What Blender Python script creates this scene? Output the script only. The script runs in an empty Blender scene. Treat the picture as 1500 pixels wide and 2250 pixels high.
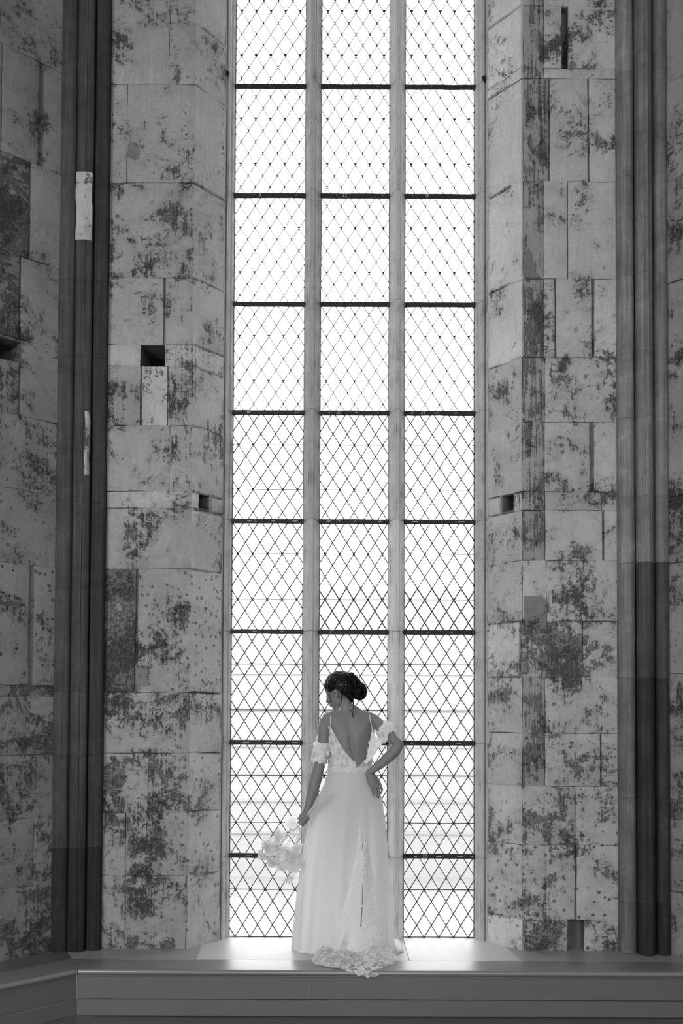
import bpy, bmesh, math, random
from mathutils import Vector, Matrix, noise as mnoise

random.seed(7)
scene = bpy.context.scene
C = scene.collection

# ------------------------------------------------------------------ camera
F_PX, AX_Y, PITCH, ROLL, DIST = 2190.0, 1495.0, math.radians(1.7), math.radians(0.26), 6.6
ZC = 1.7635                                   # camera height above the floor
cam_rot = Matrix.Rotation(math.pi / 2 + PITCH, 3, 'X') @ Matrix.Rotation(ROLL, 3, 'Z')
cam_loc = Vector((0, -DIST, ZC))
cam_data = bpy.data.cameras.new('camera')
cam = bpy.data.objects.new('camera', cam_data)
C.objects.link(cam)
cam.matrix_world = Matrix.Translation(cam_loc) @ cam_rot.to_4x4()
cam_data.sensor_fit = 'VERTICAL'
cam_data.sensor_height = 36
cam_data.lens = F_PX / 2250 * 36
cam_data.shift_y = (AX_Y - 1125) / 2250
cam_data.clip_end = 300
scene.camera = cam

# ------------------------------------------------------------------ world, sun, lights, exposure
world = bpy.data.worlds.new('overcast_sky')
scene.world = world
world.use_nodes = True
bg = world.node_tree.nodes['Background']
bg.inputs[0].default_value = (1, 1, 1, 1)
bg.inputs[1].default_value = 6.0
vs = scene.view_settings
vs.view_transform = 'Standard'
vs.look = 'None'
vs.exposure = 0.0
vs.gamma = 1.0
vs.use_curve_mapping = False


def area_light(name, loc, target, sx, sy, power):
    l = bpy.data.lights.new(name, 'AREA')
    l.shape = 'RECTANGLE'
    l.size, l.size_y, l.energy = sx, sy, power
    o = bpy.data.objects.new(name, l)
    C.objects.link(o)
    o.location = loc
    o.rotation_euler = (Vector(target) - Vector(loc)).to_track_quat('-Z', 'Y').to_euler()
    return o


# added area lights standing in for unseen windows behind and beside the camera
area_light('daylight_fill_left', (-3.85, -6.3, 3.3), (0.3, -0.5, 2.2), 2.0, 5.0, 360)
area_light('daylight_fill_right', (3.85, -8.3, 3.3), (0.0, -0.5, 2.0), 2.0, 5.0, 65)
area_light('daylight_fill_rear', (0.4, -12.5, 3.6), (0.2, -0.5, 2.2), 3.0, 5.0, 370)

# ------------------------------------------------------------------ helpers
def ray(px, py):
    return cam_rot @ Vector(((px - 750) / F_PX, -(py - AX_Y) / F_PX, -1))


def at(px, py, Y):
    d = ray(px, py)
    return cam_loc + d * ((Y + DIST) / d.y)


def onz(px, py, z):
    d = ray(px, py)
    return cam_loc + d * ((z - ZC) / d.z)


def onplane(px, py, p0, n):
    d = ray(px, py)
    return cam_loc + d * ((Vector(p0) - cam_loc).dot(n) / d.dot(n))


S = 0.2715                                    # height of the bench top above the floor
YW = -0.345                                   # plane of the wall beside the window
YB = -0.33                                    # plane the bride stands in


def link(name, me, mat=None, parent=None, smooth=False, **props):
    o = bpy.data.objects.new(name, me)
    C.objects.link(o)
    if mat is not None and not me.materials:
        me.materials.append(mat)
    if smooth:
        me.polygons.foreach_set('use_smooth', [True] * len(me.polygons))
    if parent is not None:
        o.parent = parent
    for k, v in props.items():
        o[k] = v
    return o


def mesh(name, v, f):
    me = bpy.data.meshes.new(name)
    me.from_pydata([tuple(p) for p in v], [], [tuple(q) for q in f])
    me.update()
    return me


def fix_normals(me):
    bm = bmesh.new()
    bm.from_mesh(me)
    bmesh.ops.recalc_face_normals(bm, faces=bm.faces)
    bm.to_mesh(me)
    bm.free()
    return me


class MB:
    """collects raw geometry for one mesh"""
    def __init__(s):
        s.v, s.f = [], []

    def add(s, v, f):
        b = len(s.v)
        s.v += [Vector(p) for p in v]
        s.f += [tuple(i + b for i in q) for q in f]

    def box(s, x0, x1, y0, y1, z0, z1):
        s.add([(x0, y0, z0), (x1, y0, z0), (x1, y1, z0), (x0, y1, z0),
               (x0, y0, z1), (x1, y0, z1), (x1, y1, z1), (x0, y1, z1)],
              [(0, 3, 2, 1), (4, 5, 6, 7), (0, 1, 5, 4), (1, 2, 6, 5), (2, 3, 7, 6), (3, 0, 4, 7)])

    def obar(s, c, a, b, n):
        """box with centre c and half axes a, b, n"""
        c, a, b, n = map(Vector, (c, a, b, n))
        s.add([c - a - b - n, c + a - b - n, c + a + b - n, c - a + b - n,
               c - a - b + n, c + a - b + n, c + a + b + n, c - a + b + n],
              [(0, 3, 2, 1), (4, 5, 6, 7), (0, 1, 5, 4), (1, 2, 6, 5), (2, 3, 7, 6), (3, 0, 4, 7)])

    def prism(s, poly, z0, z1, bev=0.0):
        """vertical prism over plan polygon"""
        n = len(poly)
        if bev:
            cx = sum(p[0] for p in poly) / n
            cy = sum(p[1] for p in poly) / n
            def sc(p):
                d = math.hypot(p[0] - cx, p[1] - cy) or 1
                k = (d - bev) / d
                return (cx + (p[0] - cx) * k, cy + (p[1] - cy) * k)
            levels = [([sc(p) for p in poly], z0), (poly, z0 + bev), (poly, z1 - bev), ([sc(p) for p in poly], z1)]
        else:
            levels = [(poly, z0), (poly, z1)]
        v = [(p[0], p[1], z) for pl, z in levels for p in pl]
        f = []
        for k in range(len(levels) - 1):
            for i in range(n):
                j = (i + 1) % n
                f.append((k * n + i, k * n + j, (k + 1) * n + j, (k + 1) * n + i))
        f.append(tuple(range(n))[::-1])
        f.append(tuple((len(levels) - 1) * n + i for i in range(n)))
        s.add(v, f)

    def loft(s, rings, cap=True, closed=True):
        n = len(rings[0])
        v = [p for r in rings for p in r]
        f = []
        for k in range(len(rings) - 1):
            for i in range(n if closed else n - 1):
                j = (i + 1) % n
                f.append((k * n + i, k * n + j, (k + 1) * n + j, (k + 1) * n + i))
        if cap and closed:
            f.append(tuple(range(n))[::-1])
            f.append(tuple((len(rings) - 1) * n + i for i in range(n)))
        s.add(v, f)

    def tube(s, pts, rad, n=10, flat=None, flatdir=None, cap=True):
        """tube through pts; rad per point; flat = (k) squashes along flatdir"""
        pts = [Vector(p) for p in pts]
        rings = []
        prev = None
        for i, p in enumerate(pts):
            t = (pts[min(i + 1, len(pts) - 1)] - pts[max(i - 1, 0)]).normalized()
            if prev is None:
                ref = Vector(flatdir) if flatdir is not None else (Vector((0, 1, 0)) if abs(t.y) < .9 else Vector((1, 0, 0)))
                a = (ref - t * ref.dot(t)).normalized()
            else:
                a = (prev - t * prev.dot(t)).normalized()
            prev = a
            b = t.cross(a)
            r = rad[i] if isinstance(rad, (list, tuple)) else rad
            ra, rb = r if isinstance(r, (list, tuple)) else (r, r)
            if flat:
                ra *= flat
            rings.append([p + a * (ra * math.cos(2 * math.pi * k / n)) + b * (rb * math.sin(2 * math.pi * k / n)) for k in range(n)])
        if cap and len(pts) > 1:                      # rounded ends
            def cap_ring(ring, p, q):
                out = (p - q).normalized()
                r0 = sum((x - p).length for x in ring) / n
                return [p + (x - p) * .55 + out * r0 * .55 for x in ring]
            rings = [cap_ring(rings[0], pts[0], pts[1])] + rings + [cap_ring(rings[-1], pts[-1], pts[-2])]
        s.loft(rings, cap=cap)

    def ball(s, c, ax, ay, az, nu=14, nv=9):
        """ellipsoid with centre c and half-axis vectors"""
        c, ax, ay, az = map(Vector, (c, ax, ay, az))
        v = [c + az]
        for i in range(1, nv):
            t = math.pi * i / nv
            for j in range(nu):
                p = 2 * math.pi * j / nu
                v.append(c + az * math.cos(t) + (ax * math.cos(p) + ay * math.sin(p)) * math.sin(t))
        v.append(c - az)
        f = [(0, 1 + j, 1 + (j + 1) % nu) for j in range(nu)]
        for i in range(nv - 2):
            for j in range(nu):
                a, b = 1 + i * nu + j, 1 + i * nu + (j + 1) % nu
                f.append((a, a + nu, b + nu, b))
        l = len(v) - 1
        f += [(l, l - nu + (j + 1) % nu, l - nu + j) for j in range(nu)]
        s.add(v, f)

    def build(s, name, mat=None, parent=None, smooth=False, normals=True, **props):
        me = mesh(name, s.v, s.f)
        if normals:
            fix_normals(me)
        return link(name, me, mat, parent, smooth, **props)


def empty(name, loc=(0, 0, 0), **props):
    o = bpy.data.objects.new(name, None)
    C.objects.link(o)
    o.location = loc
    for k, v in props.items():
        o[k] = v
    return o


def lerp(a, b, t):
    return a + (b - a) * t


def interp(tab, x):
    if x <= tab[0][0]:
        return tab[0][1]
    for (x0, y0), (x1, y1) in zip(tab, tab[1:]):
        if x <= x1:
            return lerp(y0, y1, (x - x0) / (x1 - x0))
    return tab[-1][1]


# ------------------------------------------------------------------ materials
class NT:
    def __init__(s, name):
        s.m = bpy.data.materials.new(name)
        s.m.use_nodes = True
        s.t = s.m.node_tree
        s.t.nodes.clear()
        s.out = s.t.nodes.new('ShaderNodeOutputMaterial')

    def n(s, kind, **kw):
        nd = s.t.nodes.new(kind)
        for k, v in kw.items():
            setattr(nd, k, v)
        return nd

    def l(s, a, b):
        s.t.links.new(a, b)

    def math(s, op, a, b=None, c=None, clamp=False):
        nd = s.n('ShaderNodeMath', operation=op, use_clamp=clamp)
        for i, x in enumerate((a, b, c)):
            if x is None:
                continue
            if hasattr(x, 'default_value'):
                s.l(x, nd.inputs[i])
            else:
                nd.inputs[i].default_value = x
        return nd.outputs[0]

    def step(s, x, lo, hi):
        nd = s.n('ShaderNodeMapRange', interpolation_type='SMOOTHSTEP')
        s.l(x, nd.inputs[0])
        for i, v in ((1, lo), (2, hi)):
            if hasattr(v, 'default_value'):
                s.l(v, nd.inputs[i])
            else:
                nd.inputs[i].default_value = v
        return nd.outputs[0]

    def pos(s, sx=1, sy=1, sz=1):
        g = s.n('ShaderNodeNewGeometry')
        m = s.n('ShaderNodeVectorMath', operation='MULTIPLY')
        s.l(g.outputs['Position'], m.inputs[0])
        m.inputs[1].default_value = (sx, sy, sz)
        return m.outputs[0]

    def noise(s, vec, scale, detail=6, rough=.6, dist=0):
        nd = s.n('ShaderNodeTexNoise')
        s.l(vec, nd.inputs['Vector'])
        nd.inputs['Scale'].default_value = scale
        nd.inputs['Detail'].default_value = detail
        nd.inputs['Roughness'].default_value = rough
        nd.inputs['Distortion'].default_value = dist
        return nd.outputs[0]

    def attr(s, name):
        nd = s.n('ShaderNodeAttribute', attribute_type='OBJECT', attribute_name=name)
        return nd.outputs['Fac']

    def grey(s, val):
        nd = s.n('ShaderNodeCombineColor')
        for i in range(3):
            s.l(val, nd.inputs[i])
        return nd.outputs[0]

    def bsdf(s, col, rough=.8, spec=.3, bump=None, bstr=.5, bdist=.01):
        b = s.n('ShaderNodeBsdfPrincipled')
        if hasattr(col, 'default_value'):
            s.l(col, b.inputs['Base Color'])
        else:
            b.inputs['Base Color'].default_value = (col, col, col, 1)
        b.inputs['Roughness'].default_value = rough
        b.inputs['Specular IOR Level'].default_value = spec
        if bump is not None:
            bn = s.n('ShaderNodeBump')
            bn.inputs['Strength'].default_value = bstr
            bn.inputs['Distance'].default_value = bdist
            s.l(bump, bn.inputs['Height'])
            s.l(bn.outputs[0], b.inputs['Normal'])
        return b

    def done(s, node):
        s.l(node.outputs[0], s.out.inputs[0])
        return s.m


def stone_material(name, light=.38, dark=.085, base_wear=0.0):
    """old limewashed ashlar: flaking wash, dark flecks, peck marks; per-stone values come from
    the object properties tone, wear, dots and streak"""
    t = NT(name)
    P = t.pos()
    tone, wear, dots, streak = (t.attr(a) for a in ('tone', 'wear', 'dots', 'streak'))
    n1 = t.noise(P, 1.7, 5, .6)
    n2 = t.noise(P, 6.0, 15, .78, .5)
    n3 = t.noise(P, 48, 8, .8)
    n4 = t.noise(P, 26, 14, .86, 1.0)
    cl = t.noise(P, 3.6, 6, .65, .3)
    ns = t.noise(t.pos(60, 60, 3.5), 1.0, 8, .72)
    wr_ = t.math('ADD', wear, base_wear)
    # flaked patches
    f = t.math('ADD', t.math('MULTIPLY', n2, .62), t.math('MULTIPLY', cl, .38))
    f = t.math('ADD', f, t.math('MULTIPLY', t.math('SUBTRACT', n3, .5), .22))
    f = t.math('ADD', f, t.math('MULTIPLY', t.math('SUBTRACT', ns, .5), t.math('ADD', .10, t.math('MULTIPLY', streak, .6))))
    f = t.math('ADD', f, t.math('MULTIPLY', wr_, .075))
    patch = t.step(f, .575, .605)
    core = t.step(f, .62, .68)
    halo = t.step(f, .48, .60)
    # small dark flecks, in clusters
    fl = t.math('ADD', n4, t.math('MULTIPLY', t.math('SUBTRACT', cl, .5), .55))
    fl = t.math('ADD', fl, t.math('MULTIPLY', t.math('SUBTRACT', ns, .5), .25))
    fl = t.math('ADD', fl, t.math('MULTIPLY', wr_, .035))
    fleck = t.step(fl, .585, .635)
    # peck marks
    vo = t.n('ShaderNodeTexVoronoi', feature='F1')
    wv = t.n('ShaderNodeVectorMath', operation='ADD')
    t.l(P, wv.inputs[0])
    nv = t.n('ShaderNodeTexNoise')
    t.l(P, nv.inputs['Vector'])
    nv.inputs['Scale'].default_value = 40
    sc = t.n('ShaderNodeVectorMath', operation='SCALE')
    t.l(nv.outputs['Color'], sc.inputs[0])
    sc.inputs['Scale'].default_value = .018
    t.l(sc.outputs[0], wv.inputs[1])
    t.l(wv.outputs[0], vo.inputs['Vector'])
    vo.inputs['Scale'].default_value = 19
    vo.inputs['Randomness'].default_value = .85
    d = vo.outputs['Distance']
    hole = t.math('SUBTRACT', 1, t.step(d, .13, .22))
    hole = t.math('MULTIPLY', hole, dots)
    # colour
    v = t.math('MULTIPLY', t.math('ADD', .62, t.math('MULTIPLY', n1, .76)), light)
    v = t.math('MULTIPLY', v, t.math('ADD', .60, t.math('MULTIPLY', n3, .8)))
    v = t.math('MULTIPLY', v, t.math('ADD', .70, t.math('MULTIPLY', ns, .6)))
    v = t.math('MULTIPLY', v, t.math('SUBTRACT', 1, t.math('MULTIPLY', halo, .28)))
    dk = t.math('MULTIPLY', t.math('ADD', .45, t.math('MULTIPLY', n4, 1.1)), dark)
    md = t.math('MULTIPLY', t.math('ADD', .55, t.math('MULTIPLY', n4, .9)), light * .5)
    def mix(a, b, fac):
        m = t.n('ShaderNodeMix', data_type='FLOAT')
        t.l(fac, m.inputs[0])
        t.l(a, m.inputs[2])
        t.l(b, m.inputs[3])
        return m.outputs[0]
    v = mix(v, md, t.math('MULTIPLY', patch, .9))
    v = mix(v, dk, t.math('MULTIPLY', core, .6))
    v = mix(v, dk, t.math('MULTIPLY', fleck, .8))
    v = mix(v, t.math('MULTIPLY', dk, .55), t.math('MULTIPLY', hole, .75))
    v = t.math('MULTIPLY', v, t.math('ADD', 1, tone))
    h = t.math('SUBTRACT', t.math('MULTIPLY', n3, .35), t.math('MULTIPLY', patch, .55))
    h = t.math('SUBTRACT', h, t.math('MULTIPLY', hole, 1.0))
    h = t.math('SUBTRACT', h, t.math('MULTIPLY', fleck, .4))
    h = t.math('ADD', h, t.math('MULTIPLY', n2, .5))
    return t.done(t.bsdf(t.grey(v), .9, .15, h, 1.0, .010))


def painted_column_material():
    t = NT('painted_column_stone')
    tone = t.attr('tone')
    P = t.pos()
    ns = t.noise(t.pos(45, 45, 1.2), 1.0, 10, .75)
    n2 = t.noise(P, 4, 12, .75, .4)
    n3 = t.noise(P, 50, 8, .8)
    sc_ = t.noise(t.pos(130, 130, 9), 1.0, 6, .7, .5)
    chip = t.step(t.math('ADD', t.math('MULTIPLY', n2, .5), t.math('MULTIPLY', sc_, .5)), .57, .64)
    v = t.math('MULTIPLY', t.math('ADD', -.15, t.math('MULTIPLY', ns, 2.1)), t.math('ADD', .1, t.math('MULTIPLY', n2, 1.8)))
    v = t.math('MULTIPLY', v, t.math('ADD', .75, t.math('MULTIPLY', n3, .5)))
    v = t.math('MULTIPLY', v, t.math('MULTIPLY', tone, .68))
    v = t.math('ADD', v, t.math('MULTIPLY', chip, t.math('ADD', .02, t.math('MULTIPLY', tone, .35))))
    h = t.math('ADD', t.math('MULTIPLY', n3, .4), t.math('MULTIPLY', ns, .6))
    return t.done(t.bsdf(t.grey(v), .75, .2, h, .7, .006))


def jamb_material(name, light):
    t = NT(name)
    ns = t.noise(t.pos(70, 70, 2.2), 1.0, 8, .7)
    n2 = t.noise(t.pos(), 4.5, 8, .65)
    n3 = t.noise(t.pos(), 60, 6, .7)
    soot = t.step(t.math('ADD', t.math('MULTIPLY', ns, .5), t.math('MULTIPLY', n2, .5)), .50, .66)
    v = t.math('MULTIPLY', t.math('ADD', .7, t.math('MULTIPLY', n3, .6)), light)
    v = t.math('MULTIPLY', v, t.math('SUBTRACT', 1, t.math('MULTIPLY', soot, .6)))
    v = t.math('MULTIPLY', v, t.math('ADD', 1, t.attr('tone')))
    return t.done(t.bsdf(t.grey(v), .9, .15, t.math('ADD', n3, ns), .4, .004))


def plain(name, g, rough=.7, spec=.3, nscale=0, namt=0, aniso=(1, 1, 1), bump=0):
    t = NT(name)
    if not nscale:
        return t.done(t.bsdf(g, rough, spec))
    nn = t.noise(t.pos(*aniso), nscale, 6, .6)
    v = t.math('MULTIPLY', t.math('ADD', 1 - namt, t.math('MULTIPLY', nn, 2 * namt)), g)
    return t.done(t.bsdf(t.grey(v), rough, spec, nn if bump else None, bump, .004))


def cloth(name, g, trans=.4, alpha=0.0, nscale=90, namt=.06, rough=.7, sheen=0, bump=.15):
    """woven cloth that lets some of the window light through"""
    t = NT(name)
    nn = t.noise(t.pos(), nscale, 4, .6)
    v = t.math('MULTIPLY', t.math('ADD', 1 - namt, t.math('MULTIPLY', nn, 2 * namt)), g)
    col = t.grey(v)
    b = t.bsdf(col, rough, .25, nn, bump, .002)
    tr = t.n('ShaderNodeBsdfTranslucent')
    t.l(col, tr.inputs[0])
    m = t.n('ShaderNodeMixShader')
    m.inputs[0].default_value = trans
    t.l(b.outputs[0], m.inputs[1])
    t.l(tr.outputs[0], m.inputs[2])
    if alpha:
        tp = t.n('ShaderNodeBsdfTransparent')
        m2 = t.n('ShaderNodeMixShader')
        m2.inputs[0].default_value = alpha
        t.l(m.outputs[0], m2.inputs[1])
        t.l(tp.outputs[0], m2.inputs[2])
        m = m2
    return t.done(m)


def glass_material():
    t = NT('old_window_glass')
    oi = t.n('ShaderNodeObjectInfo')
    ge = t.n('ShaderNodeNewGeometry')
    r = t.math('FRACT', t.math('ADD', oi.outputs['Random'], ge.outputs['Random Per Island']))
    nn = t.noise(t.pos(), 7, 5, .6)
    v = t.math('ADD', .905, t.math('MULTIPLY', r, .03))
    v = t.math('ADD', v, t.math('MULTIPLY', t.math('SUBTRACT', nn, .5), .05))
    tp = t.n('ShaderNodeBsdfTransparent')
    t.l(t.grey(v), tp.inputs[0])
    gl = t.n('ShaderNodeBsdfGlossy')
    gl.inputs['Roughness'].default_value = .3
    m = t.n('ShaderNodeMixShader')
    m.inputs[0].default_value = .015
    t.l(tp.outputs[0], m.inputs[1])
    t.l(gl.outputs[0], m.inputs[2])
    return t.done(m)


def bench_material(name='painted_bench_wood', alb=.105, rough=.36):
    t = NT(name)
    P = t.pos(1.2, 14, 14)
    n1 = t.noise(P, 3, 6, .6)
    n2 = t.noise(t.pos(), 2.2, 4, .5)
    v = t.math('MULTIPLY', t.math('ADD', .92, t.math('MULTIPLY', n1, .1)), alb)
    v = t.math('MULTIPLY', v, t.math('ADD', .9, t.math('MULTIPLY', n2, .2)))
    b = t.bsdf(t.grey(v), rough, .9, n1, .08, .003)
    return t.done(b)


def hair_material():
    t = NT('dark_hair')
    ns = t.noise(t.pos(40, 40, 160), 1.0, 5, .6, .4)
    v = t.math('MULTIPLY', t.math('ADD', .3, t.math('MULTIPLY', ns, 1.4)), .0035)
    return t.done(t.bsdf(t.grey(v), .45, .16, ns, .7, .004))


M = dict(
    stone=stone_material('limewashed_stone'),
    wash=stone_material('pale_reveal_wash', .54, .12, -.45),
    mortar=stone_material('old_mortar', .14, .06, .3),
    column=painted_column_material(),
    jamb=jamb_material('window_jamb_stone', .32),
    mullion=jamb_material('mullion_stone', .38),
    bare=stone_material('bare_stone', .40, .10, .1),
    scar=stone_material('bared_render', .20, .07, .2),
    lead=plain('lead_came', .030, .6, .3, 80, .3),
    iron=plain('black_iron', .014, .6, .3, 50, .4),
    chalk=plain('pale_paint_mark', .34, .9, .1, 90, .4),
    glass=glass_material(),
    bench=bench_material(),
    sill=bench_material('sill_paint_window_lit', .44, .40),  # same bench paint, window light on the niche boards put into the colour
    sill_end=bench_material('bench_paint_part_lit', .27, .40),  # bench paint again, colour lightened for window glow on the outer boards
    nosing=bench_material('nosing_paint_part_lit', .17, .30),  # bench paint again, colour lightened for the window reflection on the nosing
    floor=plain('dark_floorboards', .10, .5, .4, 4, .3, (1, 8, 1), .1),
    room=plain('room_plaster', .42, .9, .2, 2, .15),
    skin=plain('skin', .18, .5, .25, 25, .06, (1, 1, 1), .03),
    hair=hair_material(),
    satin=cloth('ivory_satin', .92, .5),
    lace=cloth('tulle', .92, .5, .06, 160, .12),
    net=cloth('open_tulle', .80, .4, .45, 160, .12),
    flower_lace=cloth('lace_applique', .88, .42),
    strap=cloth('satin_strap', .85, .3),
    petal=cloth('white_petals', .96, .65, .30, 60, .05),
    stem=cloth('dried_stems', .78, .3),
    pearl=plain('pearl', .8, .2, .6),
    dark=plain('black_stud', .01, .3, .5),
    lip=plain('lips', .14, .5, .35),
    eye=plain('eye_white', .5, .3, .5),
    facade=plain('pale_render', .31, .9, .1, .6, .06),
    facade2=plain('pale_render_darker', .28, .9, .1, .6, .06),  # slightly darker tone for the string courses
    ground=plain('pale_gravel', .26, .95, .1, 2, .1),
)

# ------------------------------------------------------------------ room shell
HT = 8.8
o = MB(); o.box(-4.2, 4.2, -13.2, -0.70, -.12, 0)
o.build('floor', M['floor'], label='dark floor in front of the window bench', category='floor', kind='structure')
o = MB(); o.box(-4.2, 4.2, -13.2, .3, HT, HT + .15)
o.build('ceiling', M['room'], label='plain plastered ceiling high above the window', category='ceiling', kind='structure')
o = MB(); o.box(-4.2, 4.2, -13.3, -13.1, 0, HT)
o.build('wall_back', M['room'], label='plain plastered wall behind the viewer', category='wall', kind='structure')
o = MB(); o.box(-4.2, -4.0, -13.2, -2.6, 0, HT)
o.build('wall_side_left', M['room'], label='plain plastered side wall on the left of the room', category='wall', kind='structure')
o = MB(); o.box(4.0, 4.2, -13.2, -2.3, 0, HT)
o.build('wall_side_right', M['room'], label='plain plastered side wall on the right of the room', category='wall', kind='structure')


# ---- coursed stone walls -------------------------------------------------
class Face:
    """a wall face unrolled along a plan path: u runs along the path, z upwards, d out of the wall"""
    def __init__(s, pts, flip=False):
        s.p = [Vector(q) for q in pts]
        s.u = [0]
        for a, b in zip(s.p, s.p[1:]):
            s.u.append(s.u[-1] + (b - a).length)
        s.sgn = -1 if flip else 1
        s.seg = []
        for a, b in zip(s.p, s.p[1:]):
            t = (b - a).normalized()
            s.seg.append(Vector((t.y, -t.x)) * s.sgn)

    def pt(s, u, z, d=0.0):
        k = 0
        while k < len(s.seg) - 1 and u > s.u[k + 1] + 1e-6:
            k += 1
        a, b = s.p[k], s.p[k + 1]
        f = (u - s.u[k]) / (s.u[k + 1] - s.u[k])
        q = a.lerp(b, f)
        n = s.seg[k]
        for j in range(1, len(s.seg)):
            if abs(u - s.u[j]) < 1e-5:
                m = (s.seg[j - 1] + s.seg[j]).normalized()
                n = m / max(.3, m.dot(s.seg[j]))
        return Vector((q.x + n.x * d, q.y + n.y * d, z))

    def upx(s, px, py):
        """u and z of a pixel of the photograph on this wall"""
        for k in range(len(s.seg)):
            n = Vector((s.seg[k].x, s.seg[k].y, 0))
            q = onplane(px, py, (s.p[k].x, s.p[k].y, 0), n)
            a, b = s.p[k], s.p[k + 1]
            t = (b - a)
            f = (Vector((q.x, q.y)) - a).dot(t) / t.length_squared
            lo = -9 if k == 0 else 0
            hi = 9 if k == len(s.seg) - 1 else 1
            if lo <= f <= hi:
                return s.u[k] + f * t.length, q.z
        return s.u[-1], q.z


def block(face, u0, u1, z0, z1, parent, gap=.0012, lift=0.0, **props):
    """one dressed stone with worn, rounded arrises"""
    u0, u1, z0, z1 = u0 + gap, u1 - gap, z0 + gap, z1 - gap
    if u1 - u0 < .012 or z1 - z0 < .012:
        return
    be = min(.010, (u1 - u0) * .25, (z1 - z0) * .25)
    us = [u0, u0 + be]
    inner = [c for c in face.u[1:-1] if u0 + be * 1.5 < c < u1 - be * 1.5]
    k = max(2, min(5, int((u1 - u0) / .10)))
    mids = [lerp(u0, u1, i / k) for i in range(1, k)]
    mids = [m for m in mids if all(abs(m - c) > .03 for c in inner) and u0 + be * 2 < m < u1 - be * 2]
    us += sorted(mids + inner) + [u1 - be, u1]
    k = max(2, min(5, int((z1 - z0) / .12)))
    zs = [z0, z0 + be] + [lerp(z0, z1, i / k) for i in range(1, k)] + [z1 - be, z1]
    nu, nz = len(us), len(zs)
    v, f = [], []
    seed = random.uniform(0, 99)
    for j, z in enumerate(zs):
        for i, u in enumerate(us):
            eu, ez = i in (0, nu - 1), j in (0, nz - 1)
            w = mnoise.noise(Vector((u * 7 + seed, z * 7, seed)))
            w2 = mnoise.noise(Vector((u * 11 + seed, z * 11, seed + 40)))
            d = lift + w * .004
            uu, zz = u, z
            corner = any(abs(u - c) < 1e-5 for c in face.u[1:-1])
            if eu:
                uu += w2 * .006 if not corner else 0
                d = lift - .0045
            elif ez:
                zz += w2 * .008
                d = lift - .0045
            elif not corner and (i in (1, nu - 2)):
                uu += w2 * .005
            elif j in (1, nz - 2):
                zz += w2 * .005
            v.append(face.pt(uu, zz, d))
    for j in range(nz - 1):
        for i in range(nu - 1):
            a = j * nu + i
            f.append((a, a + 1, a + nu + 1, a + nu))
    # skirt back into the wall
    rim = [i for i in range(nu)] + [j * nu + nu - 1 for j in range(1, nz)] + \
          [(nz - 1) * nu + i for i in range(nu - 2, -1, -1)] + [j * nu for j in range(nz - 2, 0, -1)]
    base = len(v)
    for r in rim:
        j, i = divmod(r, nu)
        v.append(face.pt(us[i], zs[j], lift - .045))
    m = len(rim)
    for a in range(m):
        b = (a + 1) % m
        f.append((rim[b], rim[a], base + a, base + b))
    c = sum(v, Vector()) / len(v)
    me = fix_normals(mesh('stone_block', [p - c for p in v], f))
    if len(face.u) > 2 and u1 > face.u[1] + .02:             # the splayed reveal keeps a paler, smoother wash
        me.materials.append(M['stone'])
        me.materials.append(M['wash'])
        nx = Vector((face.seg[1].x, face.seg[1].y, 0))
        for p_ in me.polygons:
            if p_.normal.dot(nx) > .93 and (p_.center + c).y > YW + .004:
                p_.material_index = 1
    ob = link('stone_block', me, M['stone'], parent, True)
    try:
        me.set_sharp_from_angle(angle=math.radians(50))
    except Exception:
        pass
    ob.location = c
    for k_, val in dict(dict(tone=0.0, wear=0.0, dots=0.0, streak=0.0), **props).items():
        ob[k_] = float(val)
    return ob


def wall_core(name, face, z0, z1, holes, label, umax=None, umin=0.0, extra=None):
    """mortar bed 22 mm behind the stones, with the open sockets cut into it"""
    mb = MB()
    us = sorted(set([umin] + [u for u in face.u[1:-1]] + [umax or face.u[-1]] + [h[0] for h in holes] + [h[1] for h in holes]))
    zs = sorted(set([z0, z1] + [h[2] for h in holes] + [h[3] for h in holes]))
    D = -.018
    for a, b in zip(us, us[1:]):
        for c, d in zip(zs, zs[1:]):
            if any(h[0] <= (a + b) / 2 <= h[1] and h[2] <= (c + d) / 2 <= h[3] for h in holes):
                continue
            mb.add([face.pt(a, c, D), face.pt(b, c, D), face.pt(b, d, D), face.pt(a, d, D)], [(0, 1, 2, 3)])
    for h in holes:
        u0, u1, a, b, dep = h
        q = [face.pt(u0, a, D), face.pt(u1, a, D), face.pt(u1, b, D), face.pt(u0, b, D)]
        r = [face.pt(u0, a, -dep), face.pt(u1, a, -dep), face.pt(u1, b, -dep), face.pt(u0, b, -dep)]
        mb.add(q + r, [(4, 5, 6, 7), (0, 4, 7, 3), (1, 2, 6, 5), (3, 7, 6, 2), (0, 1, 5, 4)])
    if extra:
        extra(mb)
    ob = mb.build(name, M['mortar'], normals=False, label=label, category='wall', kind='structure')
    for k_ in ('tone', 'wear', 'dots', 'streak'):
        ob[k_] = 0.0
    return ob


XL_GLASS, XR_GLASS = -0.733, 0.8795
ZTOP = S + 7.155
# left of the window: front face, splayed reveal
fl = Face([(-1.62, YW), (at(421, 1100, YW).x, YW), (-.778, -.115)])
fr = Face([(1.90, YW), (at(1145, 1100, YW).x, YW), (.945, -.105)], flip=True)
ffl = Face([(-4.05, -2.66), (-1.70, -.36)])
ffr = Face([(4.05, -2.40), (1.985, -.40)], flip=True)


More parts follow.
